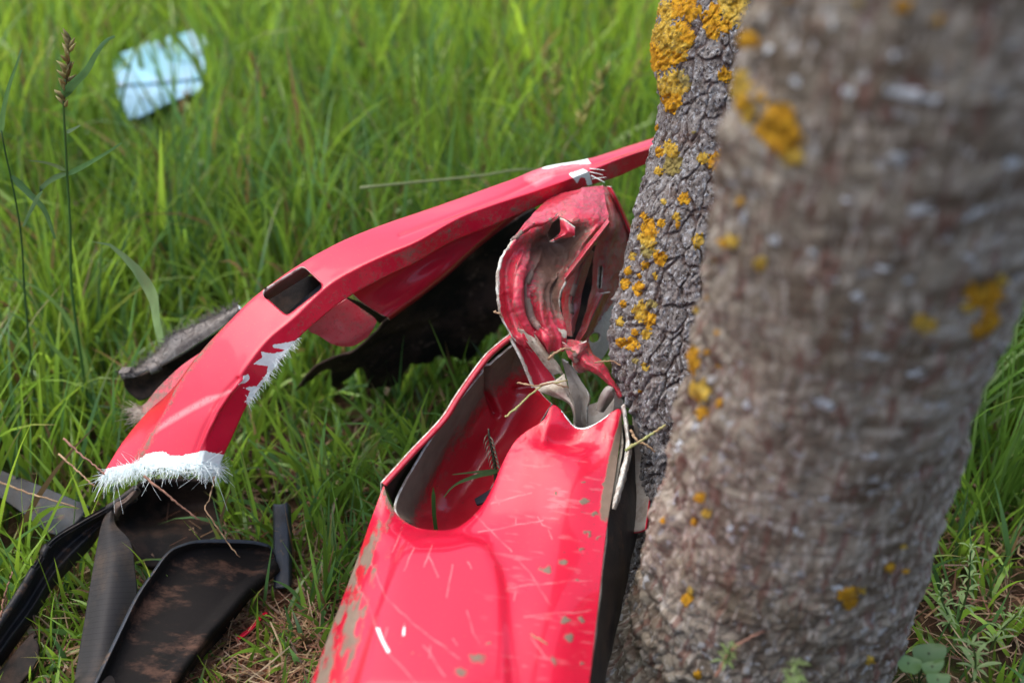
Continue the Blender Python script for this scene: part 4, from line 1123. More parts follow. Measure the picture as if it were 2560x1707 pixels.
# ------------------------------------------------------------------ other wreckage
def plate(name, label, rows, mats, nu=60, nv=50, thick=0.004, cat="plastic piece", soft=SOFT, **kw):
    r = rows[len(rows) // 2]
    c = r[len(r) // 2]
    p = P(c[0], c[1], c[2])
    t = thing(name, label, cat, (float(p[0]), float(p[1]), 0.0))
    o, G = sheet("panel", rows, mats, t, nu, nv, thick, solid=soft, **kw)
    return t, o, G
liner, lo_, LGf = plate("felt_liner", "torn strip of grey fuzzy felt liner sticking out behind the red bar", [
    z4((1120, 30, 1.585), (960, 100, 1.60), (800, 170, 1.61), (640, 260, 1.60), (560, 370, 1.60), (400, 480, 1.60), (290, 505, 1.60)),
    z4((1130, 60, 1.575), (980, 140, 1.585), (830, 230, 1.59), (700, 320, 1.585), (580, 430, 1.59), (420, 500, 1.59), (290, 515, 1.595)),
    z4((1120, 110, 1.58), (980, 210, 1.585), (850, 300, 1.59), (720, 380, 1.585), (590, 455, 1.59), (430, 520, 1.59), (290, 525, 1.595))], [M['felt'], M['fibre']], 90, 30, 0.006, "liner", HARD, wrinkle=.010, wscale=25)
s_, d_, l_ = [], [], []
for k in range(700):
    i, j = random.choice([0, 0, 0, 1, 3, 8, 15]), random.randint(0, 89)
    s_.append(LGf[i, j]); d_.append(np.array([-.4, 0, .8]) + rng.normal(size=3) * .6); l_.append(random.uniform(0.003, 0.012))
fray("felt_fuzz", s_, d_, l_, 0.00035, lo_, M['felt'], 0.002, 1.0)
plate("black_liner_plate", "black plate under the grey felt liner behind the red bar", [
    z4((1000, 230, 1.60), (720, 400, 1.61), (450, 530, 1.62), (300, 545, 1.62)), z4((960, 330, 1.61), (720, 480, 1.62), (480, 620, 1.63), (330, 640, 1.63)), z4((900, 420, 1.61), (700, 560, 1.62), (520, 680, 1.63), (420, 720, 1.63))], [M['dark']], 40, 24, 0.004, soft=HARD)

plate("plastic_channel", "long black curved plastic trim channel running to the lower left corner", [
    z5((880, 290, 1.515), (740, 395, 1.505), (540, 505, 1.49), (330, 635, 1.475), (235, 780, 1.46), (100, 1000, 1.44), (-10, 1165, 1.42), (-160, 1390, 1.39)),
    z5((885, 310, 1.505), (735, 420, 1.495), (545, 525, 1.48), (345, 650, 1.465), (250, 790, 1.45), (115, 1010, 1.43), (5, 1175, 1.41), (-145, 1400, 1.38)),
    z5((880, 350, 1.53), (720, 470, 1.52), (570, 570, 1.505), (400, 710, 1.49), (300, 840, 1.475), (170, 1050, 1.455), (40, 1230, 1.435), (-120, 1460, 1.405)),
    z5((870, 380, 1.525), (700, 510, 1.515), (590, 610, 1.50), (430, 770, 1.485), (330, 890, 1.47), (200, 1100, 1.45), (60, 1290, 1.43), (-100, 1520, 1.40)),
    z5((850, 410, 1.54), (680, 560, 1.53), (600, 680, 1.515), (460, 830, 1.50), (350, 950, 1.485), (220, 1160, 1.465), (70, 1370, 1.445), (-90, 1600, 1.41))],
    [M['black']], 140, 70, 0.004, wrinkle=.003, wscale=20)
plate("plastic_board", "slate grey flat plastic slab lying in grass at the left edge", [
    z5((-160, 110, 1.61), (0, 190, 1.60), (150, 250, 1.59), (380, 340, 1.575), (580, 425, 1.565)), z5((-160, 210, 1.60), (0, 290, 1.59), (200, 390, 1.575), (350, 450, 1.56), (520, 500, 1.55)), z5((-160, 290, 1.59), (0, 370, 1.58), (120, 450, 1.57), (320, 600, 1.55), (440, 580, 1.54))], [M['slate']], 60, 40, 0.006, wrinkle=.004, wscale=12)
plate("plastic_strip", "tapering grey plastic strip with a fine grid texture standing between the black pieces", [
    z5((710, 430, 1.50), (655, 545, 1.485), (605, 800, 1.455), (555, 1100, 1.42), (505, 1400, 1.39), (470, 1600, 1.36), (430, 1850, 1.33)),
    z5((725, 430, 1.495), (700, 545, 1.475), (720, 800, 1.44), (690, 1100, 1.405), (640, 1400, 1.375), (600, 1600, 1.345), (560, 1850, 1.315)),
    z5((745, 440, 1.50), (745, 540, 1.48), (845, 660, 1.465), (875, 850, 1.45), (885, 1020, 1.435), (840, 1300, 1.405), (800, 1600, 1.37), (760, 1850, 1.34))], [M['mesh'], M['inner']], 110, 40, 0.004)
plate("mud_panel", "broad black plastic panel smeared with brown mud at the bottom left", [
    z5((560, 1720, 1.335), (630, 1568, 1.345), (790, 1220, 1.385), (900, 1000, 1.41), (1000, 850, 1.43), (1090, 730, 1.445), (1180, 682, 1.455), (1300, 660, 1.465), (1600, 665, 1.485), (1735, 690, 1.495)),
    z5((640, 1720, 1.352), (720, 1568, 1.364), (880, 1250, 1.40), (1000, 1050, 1.425), (1110, 900, 1.445), (1200, 800, 1.46), (1330, 740, 1.475), (1500, 720, 1.49), (1680, 730, 1.50), (1775, 750, 1.505)),
    z5((900, 1720, 1.355), (1030, 1568, 1.37), (1200, 1360, 1.395), (1330, 1210, 1.415), (1450, 1080, 1.435), (1560, 975, 1.455), (1650, 895, 1.475), (1765, 800, 1.495)),
    z5((1000, 1760, 1.375), (1150, 1600, 1.392), (1300, 1420, 1.415), (1400, 1310, 1.435), (1450, 1250, 1.45), (1580, 1060, 1.475), (1680, 960, 1.495), (1772, 850, 1.51))],
    [M['brownblack'], M['slate']], 150, 100, 0.0045, wrinkle=.0025, wscale=14, disp=lambda px, py, U, V: 0.009 * np.exp(-(d_line(px, py, z5((1765, 812), (1560, 985), (1330, 1245), (1080, 1568), (900, 1800))) / 13.0) ** 2))
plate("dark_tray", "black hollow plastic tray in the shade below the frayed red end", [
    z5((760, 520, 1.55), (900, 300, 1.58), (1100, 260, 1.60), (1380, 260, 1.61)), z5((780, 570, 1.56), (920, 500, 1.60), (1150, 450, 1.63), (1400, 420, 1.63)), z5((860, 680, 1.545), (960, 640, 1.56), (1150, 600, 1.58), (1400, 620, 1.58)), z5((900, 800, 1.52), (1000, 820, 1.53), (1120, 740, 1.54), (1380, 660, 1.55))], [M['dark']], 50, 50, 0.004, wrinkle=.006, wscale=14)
plate("brown_bracket", "small brown dusty folded bracket right under the frayed red end", [
    z5((860, 290, 1.51), (890, 300, 1.505), (915, 330, 1.51)), z5((790, 370, 1.50), (830, 380, 1.49), (870, 390, 1.50)), z5((735, 420, 1.495), (765, 440, 1.485), (800, 450, 1.50)), z5((740, 520, 1.505), (748, 520, 1.50), (765, 500, 1.51))],
    [noisy("dusty_brown_plastic", (0.10, 0.065, 0.05), (0.06, 0.04, 0.03), .7, 40)], 24, 40, 0.004, wrinkle=.004, wscale=40)
pt, po, PG = plate("grey_post", "upright slate grey plastic stub in the grass right of the black panel", [
    z5((1880, 430, 1.56), (1886, 680, 1.53), (1888, 930, 1.50)), z5((1858, 402, 1.545), (1866, 680, 1.515), (1872, 945, 1.485)), z5((1812, 415, 1.543), (1818, 680, 1.513), (1822, 950, 1.483)), z5((1765, 410, 1.545), (1770, 680, 1.515), (1772, 955, 1.485)), z5((1762, 420, 1.57), (1765, 680, 1.54), (1768, 950, 1.51))],
    [M['slate']], 60, 30, 0.004, lin_rows=True, round_v=2)
plate("corner_scrap", "small matt black scrap half hidden by grass in the lower left corner", [
    z5((-60, 1560, 1.40), (100, 1360, 1.41), (200, 1250, 1.42), (265, 1260, 1.42)), z5((-40, 1640, 1.39), (120, 1460, 1.40), (220, 1350, 1.41), (275, 1290, 1.415)), z5((-20, 1720, 1.38), (120, 1580, 1.39), (210, 1480, 1.395), (270, 1360, 1.405))], [M['dark']], 30, 24, 0.004, wrinkle=.004, lin_u=True, lin_rows=True, hole=lambda px, py, U, V: (0.97 - 0.16 * vnoise(np.stack([V * 7, V * 0, V * 0], -1), 4) - U) * 40)
plate("dark_scrap", "black torn scrap edging the straw right of the mud smeared panel", [
    z5((1420, 1340, 1.44), (1540, 1260, 1.455), (1660, 1180, 1.47)), z5((1440, 1350, 1.435), (1560, 1280, 1.45), (1690, 1200, 1.465)), z5((1460, 1345, 1.44), (1580, 1290, 1.452), (1680, 1230, 1.465))], [M['dark']], 30, 14, 0.003)
plate("red_shard", "thin bright red paint shard lying on straw near the bottom", [
    z5((1522, 1275, 1.445), (1600, 1215, 1.455), (1680, 1130, 1.465), (1715, 1105, 1.468)), z5((1530, 1290, 1.44), (1612, 1228, 1.45), (1692, 1142, 1.46), (1728, 1112, 1.465))], [M['red']], 40, 8, 0.002, cat="shard")
# pale blue fragment far in the grass
def zb(*p): return Z(200, 50, 5.2275, p)
frag = thing("panel_fragment", "pale blue white broken body panel fragment lying in the tall grass", "fragment", tuple(P(400, 250, gd(250))))
def fchip(px, py, U, V): return 0
sheet("face", [zb((465, 470, 2.50), (900, 300, 2.53), (1300, 190, 2.56), (1450, 150, 2.57), (1660, 95, 2.58)), zb((450, 640, 2.47), (900, 520, 2.50), (1350, 420, 2.53), (1660, 380, 2.55)), zb((440, 840, 2.44), (900, 830, 2.46), (1350, 790, 2.49), (1620, 760, 2.51))],
      [M['blue']], frag, 40, 30, 0.004, solid=FRAG)
sheet("underside", [zb((440, 850, 2.445), (900, 840, 2.465), (1350, 800, 2.495), (1620, 772, 2.515)), zb((470, 980, 2.435), (900, 970, 2.45), (1350, 900, 2.48), (1615, 880, 2.50)), zb((560, 1330, 2.425), (830, 1250, 2.435), (1100, 1110, 2.455), (1500, 930, 2.48))],
      [noisy("sky_blue_panel", (0.36, 0.62, 0.85), (0.28, 0.52, 0.75), 0.5, 14)], frag, 40, 30, 0.004, solid=FRAG)
sheet("side_tab", [zb((330, 845, 2.445), (500, 850, 2.44), (680, 850, 2.45)), zb((340, 900, 2.45), (520, 890, 2.445), (690, 880, 2.455)), zb((400, 975, 2.455), (540, 960, 2.45), (660, 910, 2.46))], [noisy("lilac_grey_edge", (0.50, 0.52, 0.62), (0.4, 0.42, 0.5), .5)], frag, 20, 12, 0.004, solid=FRAG)

# ------------------------------------------------------------------ twigs and stalks
def rod(name, label, pts, r, m, cat="stalk", wob=0.0015, group=None, n=24, taper=0.6):
    pts = np.array([P(*p) for p in pts])
    ln = resample(pts, n) + rng.normal(size=(n, 3)) * wob * 0.25
    rad = r * (1 - (1 - taper) * np.linspace(0, 1, n)) * (1 + 0.35 * (np.arange(n) % 8 == 4))
    V, F = tubes([ln], [rad], 6)
    o = obj(name, V, F, m)
    o["label"] = label
    o["category"] = cat
    if group:
        o["group"] = group
    return o
GR = "dry stalks lying on the wreck"
rod("dry_stalk", "straight pinkish dry stalk crossing below the frayed red end", z5((930, 230, 1.40), (1100, 370, 1.40), (1288, 517, 1.41)), 0.0013, M['stalk'], group=GR)
rod("dry_twig", "thin kinked tan twig dangling from the white fibre tuft", z5((1385, 230, 1.405), (1365, 330, 1.41), (1325, 445, 1.415), (1345, 480, 1.415), (1420, 580, 1.42), (1490, 690, 1.425), (1552, 752, 1.43)), 0.0009, M['straw'], group=GR, wob=0.003)
rod("dry_stalk", "long reddish dry stalk in the grass left of the frayed red end", z5((410, -10, 1.46), (520, 90, 1.455), (680, 220, 1.45)), 0.0013, M['stalk'], group=GR)
rod("dry_stalk", "short tan dry stalk left of the white fibre tuft", z5((380, 90, 1.47), (480, 180, 1.465), (610, 300, 1.46)), 0.0012, M['straw'], group=GR)
rod("dry_stalk", "long curved tan stalk lying across the grey slab", z5((-30, 255, 1.54), (150, 330, 1.53), (330, 385, 1.525), (500, 435, 1.53)), 0.0012, M['straw'], group=GR)
rod("dry_stalk", "pink red stalk rising at the lower left edge", z5((5, 1140, 1.39), (30, 1000, 1.385), (80, 850, 1.38)), 0.0012, M['stalk'], group=GR)
rod("straw_stem", "pale straw stem poking out between bumper edge and trunk", z6((1940, 180, 1.375), (2040, 120, 1.37), (2180, 30, 1.36)), 0.0016, M['sprig'], group=GR, taper=0.8)
rod("straw_stem", "brown hooked straw beside the bumper's torn right edge", z6((1975, 60, 1.385), (2010, 120, 1.38), (2070, 150, 1.375), (2120, 190, 1.375)), 0.0014, M['straw'], group=GR)
rod("straw_stem", "green straw sprig hanging from the crumpled loop", z3((235, 1345, 1.38), (300, 1290, 1.38), (380, 1215, 1.385), (430, 1180, 1.39), (560, 1150, 1.395)), 0.0012, M['sprig'], group=GR, taper=0.5)
rod("straw_stem", "thin tan straw lying across the foot of the loop", z3((300, 1160, 1.40), (390, 1180, 1.39), (480, 1165, 1.39), (570, 1190, 1.40)), 0.0010, M['straw'], group=GR)
rod("straw_stem", "pale twig caught on the twisted red shard", z3((460, 1045, 1.40), (500, 1005, 1.395), (560, 985, 1.395), (600, 1005, 1.40)), 0.0014, M['straw'], group=GR)
rod("straw_stem", "thin twig reaching from the twisted shard towards the bark", z3((700, 1060, 1.40), (780, 1050, 1.40), (850, 1080, 1.40), (910, 1150, 1.41)), 0.0009, M['straw'], group=GR)
rod("straw_stem", "bent yellow straw stuck to the lower red panel", z6((1340, 1190, 1.205), (1330, 1240, 1.195), (1400, 1290, 1.18), (1475, 1330, 1.175)), 0.0012, M['straw'], group=GR)
rod("straw_stem", "short hooked twig at the left edge of the loop", z3((178, 795, 1.40), (205, 800, 1.395), (225, 825, 1.40)), 0.0011, M['straw'], group=GR)
rod("root_sprig", "thin arching brown stem at the foot of the trunk", [(1790, 1690, 1.17), (1830, 1625, 1.165), (1890, 1585, 1.16), (1930, 1575, 1.165)], 0.0016, M['stalk'], cat="twig")

# ------------------------------------------------------------------ grass
def make_bvh(items):
    V, F, n = [], [], 0
    for v, f in items:
        V.append(v); F.append(f + n); n += len(v)
    V = np.concatenate(V); F = np.concatenate(F)
    return BVHTree.FromPolygons(V.tolist(), F.tolist())
BH, BS, BF = make_bvh(HARD), make_bvh(SOFT), make_bvh(FRAG)

S = 7
def blades(N, xy, h, w, az, th0, kap, colr):
    """N bent blades; returns spine (N,S,3) and side vectors"""
    t = np.linspace(0, 1, S)
    th = th0[:, None] + kap[:, None] * t ** 1.4
    ds = h[:, None] / (S - 1)
    hor = np.cumsum(np.sin(th) * ds, 1) - np.sin(th[:, :1]) * ds
    ver = np.cumsum(np.cos(th) * ds, 1) - np.cos(th[:, :1]) * ds
    z0 = gz(xy[:, 0], xy[:, 1]) - 0.004
    sp = np.stack([xy[:, :1] + hor * np.cos(az)[:, None], xy[:, 1:] + hor * np.sin(az)[:, None], np.maximum(z0[:, None] + ver, z0[:, None] + 0.004)], -1)
    return sp

def keep_blades(sp, p_hard=0.95, p_soft=0.5):
    N = len(sp)
    ok = np.ones(N, bool)
    camv = Vector((0, 0, CAM_H))
    X, Y, D = proj(sp)
    nearw = (sp[:, 0, 1] < 2.1) & (sp[:, 0, 0] > -0.75) & (sp[:, 0, 0] < 0.75)
    nearf = (sp[:, 0, 1] > 1.5) & (sp[:, 0, 1] < 2.7) & (sp[:, 0, 0] > -0.95) & (sp[:, 0, 0] < -0.35)
    for i in np.nonzero(nearf)[0]:
        for b in (1, 2, 3, 4, 5, 6):
            v = Vector(sp[i][b]) - camv
            L = v.length
            v.normalize()
            if BF.ray_cast(camv + v * (L + 0.002), v, 1.0)[0] is not None and random.random() < 0.72:
                ok[i] = False
                break
    for i in np.nonzero(nearw)[0]:
        s = sp[i]
        for a, b in ((0, 2), (2, 4), (4, 6)):
            v = Vector(s[b] - s[a])
            L = v.length
            if L < 1e-5:
                continue
            if BH.ray_cast(Vector(s[a]), v, L)[0] is not None or BS.ray_cast(Vector(s[a]), v, L)[0] is not None:
                ok[i] = False
                break
        if not ok[i]:
            continue
        for b in (2, 4, 6):
            v = Vector(s[b]) - camv
            L = v.length
            v.normalize()
            r = random.random()
            if BH.ray_cast(camv + v * (L + 0.002), v, 0.75)[0] is not None and r < p_hard:
                ok[i] = False
                break
            if BS.ray_cast(camv + v * (L + 0.002), v, 0.3)[0] is not None and r < p_soft:
                ok[i] = False
                break
    return ok

def sstep(x, a, b):
    t = np.clip((x - a) / (b - a), 0, 1)
    return t * t * (3 - 2 * t)

def grass_color(n, xy, kind):
    r = rng.random(n)
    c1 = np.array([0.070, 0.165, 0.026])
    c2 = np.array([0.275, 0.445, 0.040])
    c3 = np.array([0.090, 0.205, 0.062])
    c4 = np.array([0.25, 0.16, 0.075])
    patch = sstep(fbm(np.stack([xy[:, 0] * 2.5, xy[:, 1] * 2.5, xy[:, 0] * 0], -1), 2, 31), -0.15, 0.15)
    far = sstep(xy[:, 1], 1.5, 2.6)  # near grass keeps a deeper green, shade there put into the colour
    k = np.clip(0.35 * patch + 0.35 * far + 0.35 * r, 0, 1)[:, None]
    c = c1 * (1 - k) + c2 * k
    blu = (rng.random(n) < 0.22)[:, None]
    c = np.where(blu, c3, c)
    dead = (rng.random(n) < 0.06)[:, None]
    c = np.where(dead, c4 * (0.6 + 0.6 * rng.random((n, 1))), c)
    return c * (0.55 + 0.9 * rng.random((n, 1)) ** 1.3)

def build_grass():
    SP, W, C = [], [], []
    # x0,x1,y0,y1,count
    zones = [(-1.3, 1.3, 0.85, 1.9, 27000), (-1.5, 1.5, 1.9, 2.8, 21000), (-1.9, 1.9, 2.8, 4.2, 21000), (-2.6, 2.6, 4.2, 6.0, 9000), (-2.2, -1.2, 0.6, 2.6, 3500), (1.2, 2.2, 0.6, 2.6, 3500)]
    for x0, x1, y0, y1, n in zones:
        nc = n // 7                                        # tufts of about seven blades
        cxy = np.stack([rng.uniform(x0, x1, nc), rng.uniform(y0, y1, nc)], -1)
        ci = rng.integers(0, nc, n)
        xy = cxy[ci] + rng.normal(size=(n, 2)) * 0.012
        x, y = xy[:, 0], xy[:, 1]
        tall = 0.16 + 0.07 * sstep(y, 1.5, 2.2) + 0.05 * fbm(np.stack([x * 3, y * 3, x * 0], -1), 2, 44)
        wreck = (1 - sstep(y, 1.5, 1.85)) * sstep(x, -0.62, -0.42) * (1 - sstep(x, 0.28, 0.4))
        right = (1 - sstep(y, 1.35, 1.75)) * sstep(x, 0.28, 0.38)
        front = 1 - sstep(y, 1.0, 1.25)
        hh = tall * (1 - 0.42 * wreck) * (1 - 0.52 * right) * (1 - 0.5 * front)
        h = hh * rng.uniform(0.65, 1.65, n)
        cl = rng.random(nc)[ci]
        h *= 0.75 + 0.5 * cl
        thin = rng.random(n) < (1 - 0.18 * wreck - 0.30 * right)
        thin &= ~((x > 0.30) & (x < 0.47) & (y < 1.14) & (rng.random(n) < 0.55))
        thin &= ~((np.abs(x - 0.42) < 0.06) & (y < 1.32) & (rng.random(n) < 0.2))
        az = rng.uniform(0, 2 * math.pi, n)
        th0 = np.abs(rng.normal(0.12, 0.16, n)) + 0.30 * np.maximum(wreck, right) * rng.random(n)
        kap = np.abs(rng.normal(0.35, 0.40, n)) + (rng.random(n) < 0.16) * rng.uniform(0.5, 1.6, n)
        wd = rng.uniform(0.0026, 0.0070, n) * (1 + 0.75 * sstep(y, 1.7, 2.6))
        wd *= np.where(rng.random(n) < 0.10, 1.6, 1.0)
        sp = blades(n, xy, h, wd, az, th0, kap, None)
        m = thin.copy()
        idx = np.nonzero(m)[0]
        ok = keep_blades(sp[idx])
        idx = idx[ok]
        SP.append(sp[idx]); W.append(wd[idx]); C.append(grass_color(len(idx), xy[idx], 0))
    # brighter long clump right of the trunk
    n = 420
    cxy = np.array([[0.50, 1.42], [0.56, 1.32], [0.62, 1.50], [0.47, 1.55], [0.66, 1.38], [0.55, 1.60]])
    xy = cxy[rng.integers(0, len(cxy), n)] + rng.normal(size=(n, 2)) * 0.02
    h = rng.uniform(0.16, 0.36, n)
    sp = blades(n, xy, h, None, rng.normal(0.5, 1.0, n), np.abs(rng.normal(.2, .15, n)), np.abs(rng.normal(.7, .5, n)), None)
    ok = keep_blades(sp)
    SP.append(sp[ok]); W.append(rng.uniform(.003, .0055, n)[ok]); C.append((np.array([0.095, 0.20, 0.028]) * rng.uniform(.7, 1.35, (n, 1)))[ok])
    SP, W, C = np.concatenate(SP), np.concatenate(W), np.concatenate(C)
    N = len(SP)
    T = np.gradient(SP, axis=1)
    T /= np.linalg.norm(T, axis=2, keepdims=True) + 1e-9
    rv = rng.normal(size=(N, 1, 3)) * np.array([1, 1, 0.25])
    side = rv - (rv * T).sum(-1, keepdims=True) * T
    side /= np.linalg.norm(side, axis=2, keepdims=True) + 1e-9
    t = np.linspace(0, 1, S)
    prof = np.clip(0.55 + t * 2.2, 0, 1) * np.clip((1.02 - t) * 1.9, 0.03, 1)
    hw = (W[:, None] * prof[None] * 0.5)[..., None]
    V = np.stack([SP - side * hw, SP + side * hw], 2).reshape(N, S * 2, 3)
    one = np.array([(2 * k, 2 * k + 1, 2 * k + 3, 2 * k + 2) for k in range(S - 1)])
    F = (one[None] + (np.arange(N) * S * 2)[:, None, None]).reshape(-1, 4)
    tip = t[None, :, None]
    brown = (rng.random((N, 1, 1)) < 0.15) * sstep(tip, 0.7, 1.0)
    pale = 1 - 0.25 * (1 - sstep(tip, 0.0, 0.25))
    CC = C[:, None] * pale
    CC = CC * (1 - brown) + np.array([0.26, 0.19, 0.08]) * brown
    CC = np.repeat(CC[:, :, None], 2, 2).reshape(-1, 3)
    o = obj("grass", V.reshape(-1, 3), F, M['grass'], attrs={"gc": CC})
    o["kind"] = "stuff"
    o["label"] = "long green meadow grass around the wreck and the tree"
    print("grass blades", N)
build_grass()

def build_straw():
    """dead thatch: thin tan stems lying on the soil"""
    n = 8500
    x = rng.uniform(-1.5, 1.5, n)
    y = rng.uniform(0.85, 2.6, n)
    a = int(n * 0.42)
    x[:a] = rng.normal(-0.20, 0.12, a); y[:a] = rng.normal(1.12, 0.10, a)
    b = int(n * 0.10)
    x[a:a + b] = rng.normal(0.55, 0.2, b); y[a:a + b] = rng.normal(1.15, 0.2, b)
    L = rng.uniform(0.02, 0.11, n)
    az = rng.uniform(0, 2 * math.pi, n)
    t = np.linspace(-0.5, 0.5, 4)
    cur = rng.normal(0, 0.5, n)
    ang = az[:, None] + cur[:, None] * t * 2
    xs = x[:, None] + L[:, None] * t * np.cos(ang)
    ys = y[:, None] + L[:, None] * t * np.sin(ang)
    zs = gz(xs, ys) + rng.uniform(0.001, 0.022, n)[:, None] + rng.normal(0, 0.35, n)[:, None] * L[:, None] * t * 0.7
    zs = np.maximum(zs, gz(xs, ys) + 0.001)
    sp = np.stack([xs, ys, zs], -1)
    inside = np.hypot(x - 0.24, y - 1.06) > 0.13
    sp = sp[inside]
    n = len(sp)
    w = rng.uniform(0.0008, 0.0026, n)
    sd = np.stack([-np.sin(ang[inside]), np.cos(ang[inside]), rng.normal(0, .4, (n, 4))], -1)
    hw = (w[:, None] * np.array([.8, 1, 1, .5]))[..., None] / 2
    V = np.stack([sp - sd * hw, sp + sd * hw], 2).reshape(-1, 3)
    one = np.array([(2 * k, 2 * k + 1, 2 * k + 3, 2 * k + 2) for k in range(3)])
    F = (one[None] + (np.arange(n) * 8)[:, None, None]).reshape(-1, 4)
    pal = np.array([[0.32, 0.20, 0.11], [0.20, 0.105, 0.062], [0.42, 0.31, 0.19], [0.13, 0.07, 0.045], [0.28, 0.13, 0.08]])
    C = pal[rng.integers(0, 5, n)] * rng.uniform(.7, 1.2, (n, 1))
    o = obj("straw_litter", V, F, M['grass'], attrs={"gc": np.repeat(C, 8, 0)})
    o["kind"] = "stuff"
    o["label"] = "dead tan straw lying on the soil between the grass"
build_straw()

# ------------------------------------------------------------------ hero grass stalks and weeds
def leafmesh(name, pts, width, parent, col, side=(1, 0, 0), fold=0.3, n=16, prof=None, world=False):
    sp = resample(np.array(pts) if world else np.array([P(*p) for p in pts]), n)
    V, F = leaf_strip(sp, width * 0.72, np.array(side, float), fold, prof)
    c = np.tile(np.array(col), (len(V), 1)) * rng.uniform(.85, 1.15, (len(V), 1))
    return obj(name, V, F, M['grass'], parent, attrs={"gc": c})

def stemmesh(name, pts, r, parent, col, n=30, taper=0.5, world=False):
    sp = resample(np.array(pts) if world else np.array([P(*p) for p in pts]), n)
    V, F = tubes([sp], [r * (1 - (1 - taper) * np.linspace(0, 1, n))], 6)
    return obj(name, V, F, M['grass'], parent, attrs={"gc": np.tile(np.array(col), (len(V), 1))})

def seed_head(parent, pts, size, n, col):
    sp = resample(np.array([P(*p) for p in pts]), n)
    for k in range(n):
        d = rng.normal(size=3) * np.array([.5, .3, .2]) + np.array([0, 0, 1.0])
        d /= np.linalg.norm(d)
        q = np.array([sp[k] + d * size * t for t in (0, .25, .55, 1)])
        V, F = tubes([q], [np.array([.3, 1, .85, .15]) * size * 0.17], 5)
        obj("spikelet", V, F, M['grass'], parent, attrs={"gc": np.tile(np.array(col) * random.uniform(.7, 1.25), (len(V), 1))})

DG, YG = (0.095, 0.20, 0.065), (0.105, 0.175, 0.028)
def lean(pts):
    return [(a, b, d - 0.01 + 0.00036 * max(0.0, b - 150)) for a, b, d in pts]
def zs(*p): return lean(Z(0, 0, 2.614, p))
tg = thing("grass_stalk", "tall dark green grass stalk with a brown seed head at the left", "grass stalk", tuple(P(165, 780, 1.42) * np.array([1, 1, 0])))
stemmesh("stem", [(226, 1075, 1.80), (212, 960, 1.72)] + zs((470, 1900, 1.43), (460, 1500, 1.43), (440, 1150, 1.43), (425, 880, 1.43), (415, 660, 1.43), (430, 520, 1.43)), 0.0021, tg, DG, taper=.6)
leafmesh("leaf", zs((400, 640, 1.43), (480, 550, 1.42), (560, 470, 1.42), (630, 350, 1.42), (690, 270, 1.42), (750, 240, 1.42)), 0.013, tg, DG, side=(.7, 0, -.6))
leafmesh("leaf", zs((440, 1140, 1.43), (560, 1080, 1.42), (680, 1010, 1.41), (795, 935, 1.41)), 0.008, tg, DG, side=(.3, 0, 1))
leafmesh("leaf", zs((440, 1140, 1.43), (360, 1170, 1.42), (270, 1240, 1.41), (210, 1350, 1.41), (150, 1480, 1.41)), 0.014, tg, (0.06, 0.12, 0.055), side=(.6, 0, .7))
leafmesh("leaf", zs((430, 1115, 1.43), (350, 1080, 1.42), (270, 1060, 1.415), (190, 1050, 1.41)), 0.006, tg, (.09, .15, .06), side=(.1, 0, 1))
leafmesh("leaf", zs((435, 865, 1.43), (470, 850, 1.425), (525, 820, 1.42)), 0.006, tg, (.16, .24, .12), side=(.2, 0, 1), n=8)
hd = stemmesh("seed_head", zs((415, 690, 1.43), (430, 560, 1.43), (445, 400, 1.43), (460, 245, 1.43)), 0.0012, tg, (0.15, 0.12, 0.05))
seed_head(hd, zs((425, 700, 1.43), (432, 560, 1.43), (445, 400, 1.43), (455, 260, 1.43)), 0.013, 38, (0.28, 0.25, 0.10))
tg2 = thing("grass_stalk", "slim grass stalk with one long upright leaf at the far left edge", "grass stalk", tuple(P(50, 700, 1.43) * np.array([1, 1, 0])))
stemmesh("stem", [(96, 1085, 1.80), (80, 930, 1.70)] + zs((160, 1900, 1.44), (140, 1560, 1.44), (90, 1250, 1.44), (35, 1000, 1.44), (8, 850, 1.44)), 0.0017, tg2, (.06, .13, .05))
leafmesh("leaf", zs((8, 870, 1.44), (20, 730, 1.43), (60, 560, 1.43), (110, 420, 1.43), (140, 325, 1.43)), 0.008, tg2, DG, side=(.9, 0, -.3))
leafmesh("leaf", zs((80, 1150, 1.44), (200, 1270, 1.43), (290, 1370, 1.42), (360, 1560, 1.42)), 0.012, tg2, (.065, .14, .05), side=(.7, 0, .6))
tg3 = thing("grass_stalk", "curling grass blade arching over left of the slotted red bar", "grass stalk", tuple(P(390, 800, 1.5) * np.array([1, 1, 0])))
leafmesh("leaf", [(425, 960, 1.89), (412, 880, 1.74)] + z1((510, 1320, 1.60), (490, 1180, 1.55), (430, 1070, 1.52), (350, 960, 1.51), (270, 880, 1.50), (180, 810, 1.49), (80, 795, 1.49)), 0.017, tg3, (.15, .25, .11), side=(.45, 0, .85), prof=lambda t: np.clip(.25 + 1.5 * t, 0, 1) * np.clip((1 - t) * 7, 0.05, 1), n=26)
def zl(*p): return lean(Z(0, 500, 2.614, p))
tg4 = thing("grass_stalk", "long arched pale blade beside the grey felt liner", "grass stalk", tuple(P(230, 1000, 1.5) * np.array([1, 1, 0])))
leafmesh("leaf", zl((640, 1500, 1.47), (600, 1300, 1.46), (560, 1100, 1.45), (470, 830, 1.44), (380, 700, 1.44), (260, 590, 1.44), (130, 530, 1.44), (20, 510, 1.44)), 0.013, tg4, (.12, .22, .06), side=(.6, 0, .7), n=30)
leafmesh("leaf", zl((620, 1400, 1.48), (560, 1180, 1.47), (430, 1050, 1.46), (300, 920, 1.45), (180, 800, 1.45), (60, 740, 1.45)), 0.011, tg4, (.11, .21, .06), side=(.6, 0, .7), n=30)
leafmesh("leaf", zl((985, 1200, 1.50), (975, 1080, 1.49), (988, 980, 1.48)), 0.011, tg4, (.16, .22, .13), side=(1, 0, 0), n=10)
